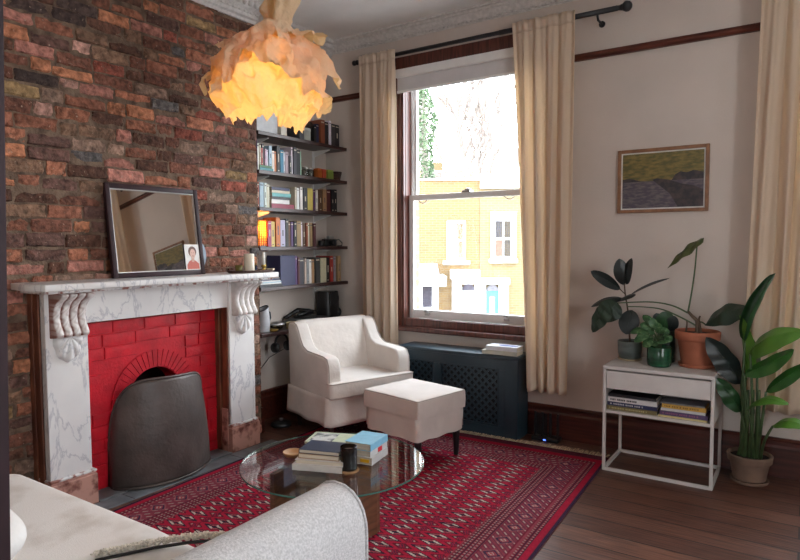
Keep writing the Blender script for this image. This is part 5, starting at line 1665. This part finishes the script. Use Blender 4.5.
# --- little veined plant in a green glass pot
vp = thing('potted_prayer_plant', 'small leafy plant in a green glazed pot at the front of the console', 'plant', (-.752, 4.030, ZT_))
bpy.context.view_layer.update()
m_greenglaze = mat('bottle_green_glaze', (.014, .070, .032), .15, var=.35, scale=9, stretch=(1, 1, 3))
MB().lathe([(.060, 0), (.068, .006), (.072, .03), (.072, .118), (.069, .122), (.064, .120), (.062, .012), (.001, .010)], 36).build('pot', m_greenglaze, vp, smooth=True)
MB().lathe([(.065, .105), (.001, .110)], 28, cap=False).build('soil', m_soil, vp)
rg = random.Random(12)
spots = [(630, 333), (636, 338), (640, 324), (643, 315), (648, 330), (655, 322), (660, 327), (668, 335), (672, 341), (664, 344), (652, 346), (643, 347), (634, 342), (650, 318), (658, 338), (646, 340), (639, 331), (667, 328)]
for i, (px, py) in enumerate(spots):
    yy = 4.03+rg.uniform(-.075, .05)
    tip = at(px, py, y=yy)
    c = Vector((-.752, 4.03, ZT_+.11))
    mid = c.lerp(tip, .42); mid.z += .03+.25*abs(tip.x-c.x)
    basep = c+Vector((rg.uniform(-.02, .02), rg.uniform(-.02, .02), 0))
    stemtube(vp, m_stem, [basep, basep.lerp(mid, .6)+Vector((0, 0, .012)), mid], .0022, 'petiole', 5)
    addleaf(vp, m_leafvar, mid, tip, rg.uniform(.052, .068), face=(rg.uniform(-.3, .4), -.75, .75), sag=.14, fold=.15, prof=(.5, .6), nu=10, nv=7)
# --- dark pot behind
dk = thing('potted_dark_plant', 'round leaved plant in a tall dark pot behind the small green pot', 'plant', (-.742, 4.205, ZT_))
bpy.context.view_layer.update()
MB().lathe([(.046, 0), (.050, .004), (.053, .20), (.050, .204), (.046, .20), (.001, .18)], 32).build('pot', mat('dark_green_pot', (.010, .020, .016), .3), dk, smooth=True)
for a_, b_, w_ in (((663, 337), (667, 311), .125), ((661, 330), (656, 313), .07), ((668, 334), (675, 316), .08)):
    p0 = at(*a_, y=4.20); p1 = at(*b_, y=4.17)
    stemtube(dk, m_stem, [(-.742, 4.205, ZT_+.17), p0], .003, 'petiole')
    addleaf(dk, m_leafmid if w_ > .1 else m_leafdark, p0, p1, w_, face=(.2, -1, .25), sag=.08, fold=.1, prof=(.55, .55))
# --- bird of paradise on the floor
pb_ = at(749, 481, z=0)
bp_ = thing('potted_paradise_plant', 'tall bird of paradise plant in a weathered terracotta pot on the floor', 'plant', (pb_.x, pb_.y, 0))
bpy.context.view_layer.update()
K = .83
sc8 = lambda pr: [(max(.001, a*K), b*K*1.02) for a, b in pr]
MB().lathe(sc8([(.098, .020), (.104, .024), (.128, .142), (.139, .146), (.142, .150), (.147, .195), (.143, .200), (.130, .198), (.125, .155), (.095, .04), (.001, .035)]), 44).build('pot', m_terra2, bp_, bevel=.002, seg=3)
MB().lathe(sc8([(.100, 0), (.118, .002), (.127, .024), (.122, .025), (.110, .012), (.001, .012)]), 40).build('saucer', m_terra2, bp_, bevel=.0015, seg=3)
MB().lathe(sc8([(.132, .175), (.001, .182)]), 30, cap=False).build('soil', m_soil, bp_)
Y0 = 4.035
g = lambda px, py, y=Y0: at(px, py, y=y)


def bop(basepx, tippx, width, y0, y1, face, m, root, mid=None, sag=.08, fold=.25, prof=(.45, .62), curl=0, stem=m_stem, wave=.03):
    b0 = g(*basepx, y0); t0 = g(*tippx, y1)
    rt_ = Vector((pb_.x+root[0], pb_.y+root[1], .145))
    m1 = rt_.lerp(b0, .5)+Vector((0, 0, .03)) if mid is None else g(*mid, (Y0+y0)/2)
    stemtube(bp_, stem, [rt_, m1, b0], (.0105, .006), 'petiole')
    addleaf(bp_, m, b0, t0, width, face=face, sag=sag, fold=fold, prof=prof, curl=curl, wave=wave, nu=22, nv=11)


bop((745, 342), (775.8, 273), .135, 4.02, 3.97, (-.75, -.7, .2), m_leafmid, (-.02, .0), (742, 400), sag=.05, fold=.0, curl=1.9, prof=(.42, .5))
bop((746, 378), (739.5, 315), .110, 4.03, 4.0, (-.8, -.7, .2), m_leafbright, (-.045, -.01), (742, 420), sag=-.03, fold=.5, prof=(.40, .6))
bop((750, 353), (804, 332), .165, 4.0, 3.88, (-.1, -.70, .75), m_leafbright, (.0, .02), (752, 400), sag=.16, fold=.32, prof=(.42, .55))
bop((744, 374), (794, 349.5), .120, 3.99, 3.86, (.15, -.70, .75), m_leafbop, (-.03, .03), (746, 415), sag=-.04, fold=.25, prof=(.45, .6))
bop((766, 392), (812, 362), .085, 4.0, 3.93, (.2, -.7, .75), m_leafbop, (.035, .01), (762, 420), sag=.04, fold=.3)
bop((748, 410), (789, 404.5), .105, 3.96, 3.85, (.05, -.45, 1), m_leafbright, (.02, -.03), (752, 430), sag=.22, fold=.2)
bop((772.8, 426), (812, 430), .095, 3.98, 3.92, (.15, -.55, 1), m_leafbright, (.055, -.01), (764, 442), sag=.22, fold=.2)
bop((741, 384), (706, 337), .150, 4.05, 4.02, (.5, -.8, .4), m_leafdark, (-.05, .02), (744, 420), sag=.06, fold=.2, wave=.10)
bop((741, 412), (716.5, 378), .110, 4.02, 3.95, (.5, -.8, .4), m_leafmid, (-.06, .0), (744, 430), sag=.05, fold=.25, wave=.08)
bop((757, 374), (752, 338), .055, 4.06, 4.06, (-.2, -1, .2), m_leafphil, (.02, .04), (757, 415), sag=.02, fold=.5)
for dx, px in ((-.03, 747), (.0, 752), (.035, 758)):
    stemtube(bp_, m_stem, [(pb_.x+dx, pb_.y-.02, .145), g(px, 425), g(px+1, 390)], (.015, .008), 'stalk')

# ================================================================== PENDANT LAMP
LC = Vector((-1.985, 1.985, 2.165))
lamp = thing('pendant_lamp', 'glowing crumpled paper pendant lamp shaped like a flower, hanging before the brick wall', 'lamp', LC)


from mathutils import noise as mnoise


def ruffle(prof, amp, zamp, seed, nth=230, nt=30, ks=(3, 4, 7, 11), off=(0, 0), ragged=.03, lift=None, crumple=.016, open_=None):
    """one sheet of torn, crumpled paper wrapped round the bulb"""
    rg = random.Random(seed)
    co_ = [(k, rg.uniform(0, 6.28), rg.uniform(.5, 1)/math.sqrt(k/3)) for k in ks]
    cz = [(k, rg.uniform(0, 6.28), rg.uniform(.5, 1)/math.sqrt(k/3)) for k in ks]

    def fn(u, v):
        th = 2*PI*u
        f = v*(len(prof)-1); i = min(int(f), len(prof)-2); q = f-i
        r = prof[i][0]+(prof[i+1][0]-prof[i][0])*q; z = prof[i][1]+(prof[i+1][1]-prof[i][1])*q
        n1 = sum(a*math.sin(k*th+p+1.8*v*math.sin(k)) for k, p, a in co_)
        n2 = sum(a*math.cos(k*th+p-1.4*v) for k, p, a in cz)
        g_ = v**1.1
        rag = ragged*g_**5*(mnoise.noise(Vector((math.cos(th)*3.5, math.sin(th)*3.5, seed)))*2.2+mnoise.noise(Vector((math.cos(th)*11, math.sin(th)*11, seed)))*1.1)
        r2 = max(.02, r+amp*g_*n1*.5)
        z2 = z+zamp*g_*n2*.5 + rag
        tw = .16*g_*math.sin(3*th+seed)
        if lift:
            a_, b_ = lift(th); r2 += a_*g_**3; z2 += b_*g_**3
        P = Vector((off[0]*v+r2*math.cos(th+tw), off[1]*v+r2*math.sin(th+tw), z2))
        c1 = mnoise.noise(P*9+Vector((seed, 0, 0))); c2 = mnoise.noise(P*21+Vector((0, seed, 0)))
        c3 = mnoise.noise(P*5+Vector((0, 0, seed)))
        fold = (.22-abs(c1))*1.7+(.18-abs(c2))*.9+c3*.5
        d = Vector((math.cos(th), math.sin(th), .45))
        return P+d*fold*crumple*min(1, v*3+.3)+Vector((0, 0, c2*crumple*.5))
    return MB().grid(fn, nth, nt, closeu=True).build('shade_layer', m_shade, lamp, smooth=True)


def toward(ang, dr, dz, pw=8):
    def f(th):
        d = max(0, math.cos(th-ang))**pw
        return dr*d, dz*d
    return f


def lobes(*L_):
    fs_ = [toward(*q) for q in L_]
    return lambda th: tuple(sum(f(th)[i] for f in fs_) for i in (0, 1))


AL = math.atan2(-math.sin(YAW), -math.cos(YAW))          # to the left as seen from the room
AN = math.atan2(-.70, .70)                               # towards the room
ruffle([(.05, .135), (.12, .125), (.180, .070), (.225, -.01), (.238, -.075), (.222, -.130), (.180, -.172)], .050, .030, 3, ks=(3, 5, 8), ragged=.026, crumple=.036)
ruffle([(.05, .145), (.11, .140), (.18, .100), (.225, .040), (.250, -.030)], .060, .095, 8, ks=(2, 3, 5, 7), ragged=.026, lift=lobes((AL, .035, -.03, 18), (AN+.75, .015, -.105, 5), (AN-1.0, .02, -.06, 9)), crumple=.036)
ruffle([(.05, .150), (.10, .160), (.155, .135), (.205, .095), (.232, .040)], .065, .120, 17, ks=(1, 2, 3, 5), ragged=.020, lift=lobes((AL+PI, .085, -.12, 12), (AN-.25, .01, .05, 6)), crumple=.034)
ruffle([(.05, .140), (.08, .165), (.13, .175), (.170, .155), (.190, .125)], .060, .080, 34, ks=(1, 2, 3), ragged=.018, lift=toward(AL+PI, .04, .03, 6), crumple=.030)
ruffle([(.085, .100), (.055, .17), (.052, .23), (.062, .29), (.080, .36), (.092, .46)], .075, .03, 21, ks=(2, 3, 5), ragged=.03, off=(.065, .043), crumple=.028)
MB().tube([(0, 0, .12), (0, 0, ZC-LC.z-.02)], .004, 8).build('cord', m_white, lamp)
MB().lathe([(.001, ZC-LC.z-.001), (.05, ZC-LC.z-.001), (.045, ZC-LC.z-.03), (.001, ZC-LC.z-.035)], 24).build('ceiling_rose', m_white, lamp)
MB().lathe([(.018, .07), (.020, .13), (.010, .15)], 16).build('bulb_holder', m_white, lamp)
MB().ball((0, 0, .03), .034, 20).build('bulb', emit_mat('warm_bulb', (1, .60, .22), 12), lamp, smooth=True)
l = bpy.data.lights.new('pendant_light', 'POINT'); l.energy = LAMP_W; l.color = (1, .60, .20); l.shadow_soft_size = .04
lo_ = bpy.data.objects.new('pendant_light', l); COL.objects.link(lo_); lo_.parent = lamp; lo_.location = (0, 0, -.03)

# ================================================================== OUTSIDE
D = 19.0
HC = Vector((-math.sin(YAW)*D, math.cos(YAW)*D, 0))


def ext(name, label, cat, grp=None, dd=0.0):
    e = thing(name, label, cat, Vector((-math.sin(YAW)*(D+dd), math.cos(YAW)*(D+dd), 0)), YAW, grp)
    return e


fu = lambda px: (px-400)/FPX*D
fz_ = lambda py: EYE+(247-py)/FPX*D
FB = [tuple(c*.26 for c in q) for q in ((.58, .35, .11), (.48, .27, .09), (.50, .42, .30), (.60, .44, .19), (.52, .36, .14), (.56, .48, .34))]
m_fb1 = facade_mat('yellow_stock_brick', FB[0], FB[1], FB[2])
m_fb2 = facade_mat('pale_stock_brick', FB[3], FB[4], FB[5])
m_stucco = mat('white_stucco', (.80, .79, .76), .8, var=.04)
m_slate2 = mat('roof_slate', (.30, .30, .33), .7, var=.2)
m_dpane = mat('dark_house_glass', (.05, .05, .07), .1)
m_blind = mat('white_house_blind', (.82, .82, .80), .8)
m_doorteal = mat('teal_front_door', (.04, .26, .30), .4)
m_doorpale = mat('pale_green_front_door', (.42, .52, .44), .4)


def house_window(par, px0, px1, py0, py1, pane, curtain=None):
    u0, u1, z0, z1 = fu(px0), fu(px1), fz_(py1), fz_(py0)
    f = MB()
    s = .07
    f.box(u0, u0+s, -.05, .06, z0, z1); f.box(u1-s, u1, -.05, .06, z0, z1); f.box(u0, u1, -.05, .06, z1-s, z1); f.box(u0, u1, -.05, .06, z0, z0+s)
    f.box(u0, u1, -.04, .06, (z0+z1)/2-.03, (z0+z1)/2+.03)
    if curtain: f.box((u0+u1)/2-.02, (u0+u1)/2+.02, -.04, .06, z0, z1)
    f.box(u0-.12, u1+.12, -.14, .02, z0-.12, z0)
    o = f.build('window', m_stucco, par)
    MB().box(u0+s, u1-s, .0, .02, z0+s, z1-s).build('pane', pane, o)
    if curtain: MB().box(u0+s, (u0+u1)/2-.02, -.008, -.002, z0+s, (z0+z1)/2-.03).build('curtain', curtain, o)
    return o


h1 = ext('terraced_house', 'yellow brick terraced house across the street with a white blind in its window', 'house')
MB().box(-6.5, fu(480)-.01, 0, 4, -2.6, fz_(184)).build('wall', m_fb1, h1)
MB().box(-6.5, fu(480)-.01, -.06, 4.05, fz_(184), fz_(182)).build('parapet', m_stucco, h1)
house_window(h1, 447, 465.5, 224, 263.5, m_blind)
b = MB(); b.box(fu(450), fu(478), -.55, 0, fz_(281), fz_(272.7)); b.box(fu(452), fu(461.5), -.12, 0, -2.6, fz_(281)); b.box(fu(474.5), fu(480), -.12, 0, -2.6, fz_(281)); b.box(fu(461), fu(475), -.1, 0, fz_(287), fz_(281))
b.build('porch', m_stucco, h1)
d_ = MB(); d_.box(fu(462), fu(474.5), -.02, .02, -2.6, fz_(290)); d_.build('front_door', m_doorpale, h1)
MB().prism([(fu(468.2)+.19*math.cos(q), fz_(293)+.19*math.sin(q)) for q in [PI*i/12 for i in range(13)]], 'y', -.13, -.05).build('fanlight', m_dpane, h1)
h2 = ext('terraced_house', 'paler brick terraced house across the street with a teal arched front door', 'house')
MB().box(fu(480), 9.5, 0, 4, -2.6, fz_(192)).build('wall', m_fb2, h2)
MB().box(fu(480), 9.5, -.22, 4.05, fz_(192), fz_(178.5)).build('parapet', m_stucco, h2)
house_window(h2, 493, 513, 222, 262, m_dpane, mat('maroon_house_curtain', (.22, .07, .05), .9))
b = MB(); b.box(fu(490.5), fu(515.5), -.12, 0, fz_(223), fz_(215)); b.box(fu(490.5), fu(493), -.10, 0, fz_(262), fz_(223)); b.box(fu(513), fu(515.5), -.10, 0, fz_(262), fz_(223))
b.build('window_surround', m_stucco, h2)
b = MB(); b.box(fu(480), fu(508), -.35, 0, fz_(287), fz_(281)); b.box(fu(480), fu(485.5), -.12, 0, -2.6, fz_(287)); b.box(fu(498.5), fu(508), -.12, 0, -2.6, fz_(287))
b.build('porch', m_stucco, h2)
MB().box(fu(486), fu(498.5), -.03, .02, -2.6, fz_(294)).build('front_door', m_doorteal, h2)
MB().box(fu(490), fu(494.5), -.035, -.03, -1.5, fz_(300)).build('door_panel', m_stucco, h2)
MB().prism([(fu(492.2)+.19*math.cos(q), fz_(294)+.19*math.sin(q)) for q in [PI*i/12 for i in range(13)]], 'y', -.10, -.02).build('fanlight', m_dpane, h2)
bay = ext('bay_extension', 'low white bay with a slate lean-to roof at the left of the terrace', 'house')
b = MB(); b.box(-4, fu(421), -1.2, -.02, -2.6, fz_(279)); b.box(fu(430.5), fu(436), -1.2, -.02, -2.6, fz_(279)); b.box(-4, fu(443), -1.35, -.02, fz_(286), fz_(277)); b.box(fu(421), fu(431), -1.0, -.02, -2.6, fz_(307))
b.build('wall', m_stucco, bay)
MB().box(fu(421), fu(430.5), -.9, -.8, fz_(307), fz_(286)).build('pane', m_dpane, bay)
MB().prism([(-1.4, fz_(278)), (0, fz_(266)), (0, fz_(278))], 'x', -4, fu(437)).build('roof', m_slate2, bay)
st = MB().box(-60, 60, YW+.5, 90, -2.75, -2.6)
struct(tag(st.build('street', mat('street_asphalt', (.20, .20, .20), .9, var=.15)), 'grey street in front of the terraced houses', 'street'))
h3 = ext('far_terrace', 'orange brick house row rising behind the parapet of the terrace', 'house', dd=14)
k14 = (D+14)/D
MB().box(-9, 3.6*k14, 0, 6, -2.6, EYE+(247-174)/FPX*(D+14)).build('wall', facade_mat('orange_brick', (.50, .30, .14), (.44, .24, .11), (.5, .42, .32)), h3)
ch_ = MB(); ch_.box(.9*k14, 1.35*k14, .5, 1.3, 4, EYE+(247-165)/FPX*(D+14)); ch_.build('chimney', m_fb2, h3)


def tree(px, yb, dd, H, seed, label, lean=0, levels=5, m=None, grp='bare trees behind the terrace'):
    dist = D+dd
    uu = (px-400)/FPX*dist
    t = ext('bare_tree', label, 'tree', grp, dd)
    rg = random.Random(seed); mb = MB()

    def grow(p, d, L, r, lv):
        pts = [p]; q = p.copy(); dv = d.copy()
        for i in range(4):
            dv = (dv+Vector((rg.uniform(-.12, .12), rg.uniform(-.12, .12), rg.uniform(-.02, .10)))).normalized()
            q = q+dv*L/4; pts.append(q.copy())
        mb.tube(pts, [max(.066 if lv > 1 else .050, r*(1-.4*i/4)) for i in range(5)], 5, cap=False)
        if lv <= 0: return
        for c in range(rg.choice((2, 3, 3))):
            s0 = rg.uniform(.45, 1); k = min(3, int(s0*4)); bp = pts[k].lerp(pts[k+1], s0*4-k if k < 4 else 1)
            ax = Vector((rg.uniform(-1, 1), rg.uniform(-1, 1), rg.uniform(.0, .5)))
            nd = (dv*1.0+ax*.62).normalized()
            grow(bp, nd, L*rg.uniform(.58, .80), r*.58, lv-1)
    grow(Vector((uu, 0, -2.6)), Vector((lean, 0, 1)), H*.42, H*.019, levels)
    mb.build('branches', m, t)
    return t


m_bark = mat('pale_bark', (.20, .17, .15), .9, var=.3)
tree(452, 180, 6.5, 16.5, 4, 'bare winter tree behind the terrace, left of the window centre', m=m_bark)
tree(497, 180, 8, 18.0, 9, 'bare winter tree behind the terrace near the right curtain', m=m_bark, lean=-.05)
tree(476, 180, 11, 15, 17, 'slight bare tree behind the terrace between the two larger ones', m=m_bark)
# ivy clad tree
iv = ext('ivy_tree', 'ivy covered tree rising at the left edge of the window view', 'tree', None, 5)
uu = (424-400)/FPX*(D+5); rg = random.Random(30); mb = MB()
for k in range(2600):
    zz = rg.uniform(2.4, 7.6)
    rr = (.42+.10*math.sin(zz*2.1))*(1-max(0, zz-6.2)/1.9)*rg.uniform(.5, 1.05)**.5
    q = rg.uniform(0, 2*PI); c = Vector((uu+rr*math.cos(q)+.10*math.sin(zz*1.3), rr*math.sin(q), zz))
    a = Vector((rg.uniform(-1, 1), rg.uniform(-1, 1), rg.uniform(-1, .4))).normalized()*.085
    b = a.cross(Vector((rg.uniform(-1, 1), rg.uniform(-1, 1), 1))).normalized()*.05
    mb.add([c-a, c+b, c+a, c-b], [(0, 1, 2, 3)])
mb.build('foliage', mat('ivy_leaf', (.075, .115, .060), .6, var=.4, scale=3), iv, normals=False)
MB().tube([(uu, 0, -2.6), (uu+.05, 0, 2.0), (uu, 0, 7.2)], [.22, .18, .05], 8).build('trunk', m_bark, iv)

# ================================================================== LIGHT
w = bpy.data.worlds.new('sky'); sc.world = w; w.use_nodes = True
nt = w.node_tree; N, L = nt.nodes, nt.links
bg = N['Background']; bg.inputs['Strength'].default_value = SKY
tc = N.new('ShaderNodeTexCoord'); sx_ = N.new('ShaderNodeSeparateXYZ'); L.new(tc.outputs['Generated'], sx_.inputs['Vector'])
rp_ = N.new('ShaderNodeValToRGB'); e = rp_.color_ramp.elements
e[0].position = 0; e[0].color = (.95, .97, 1, 1); e[1].position = .8; e[1].color = (.80, .89, 1, 1)
L.new(sx_.outputs['Z'], rp_.inputs['Fac']); L.new(rp_.outputs['Color'], bg.inputs['Color'])
sn = bpy.data.lights.new('sun', 'SUN'); sn.energy = SUN; sn.angle = math.radians(4); sn.color = (1, .93, .80)
so_ = bpy.data.objects.new('sun', sn); COL.objects.link(so_)
so_.rotation_euler = Vector((-.45, .80, -.62)).to_track_quat('-Z', 'Y').to_euler()
for (a, b) in WIN:
    l = bpy.data.lights.new('window_portal', 'AREA'); l.shape = 'RECTANGLE'; l.size = b-a; l.size_y = ZH-ZS; l.cycles.is_portal = True
    o = bpy.data.objects.new('window_portal', l); COL.objects.link(o); o.location = ((a+b)/2, YW+.40, (ZH+ZS)/2)
    o.rotation_euler = Vector((0, -1, 0)).to_track_quat('-Z', 'Y').to_euler()
for loc, nrm, sx2, sy2 in (((-.35, YB-.25, 1.7), (0, 1, 0), 2*RWIN, 2.0), ((XR+.25, 1.0, 1.75), (-1, 0, 0), 1.1, 1.9)):
    l = bpy.data.lights.new('window_portal', 'AREA'); l.shape = 'RECTANGLE'; l.size = sx2; l.size_y = sy2; l.cycles.is_portal = True
    o = bpy.data.objects.new('window_portal', l); COL.objects.link(o); o.location = loc; o.rotation_euler = Vector(nrm).to_track_quat('-Z', 'Y').to_euler()
vs_ = sc.view_settings
vs_.view_transform = 'Standard'; vs_.look = 'None'; vs_.gamma = 1; vs_.use_curve_mapping = False; vs_.exposure = EXPO
sc.cycles.use_denoising = True
sc.cycles.max_bounces = 14; sc.cycles.diffuse_bounces = 8; sc.cycles.transparent_max_bounces = 24; sc.cycles.transmission_bounces = 12
sc.cycles.sample_clamp_indirect = 8; sc.cycles.caustics_reflective = False; sc.cycles.caustics_refractive = False
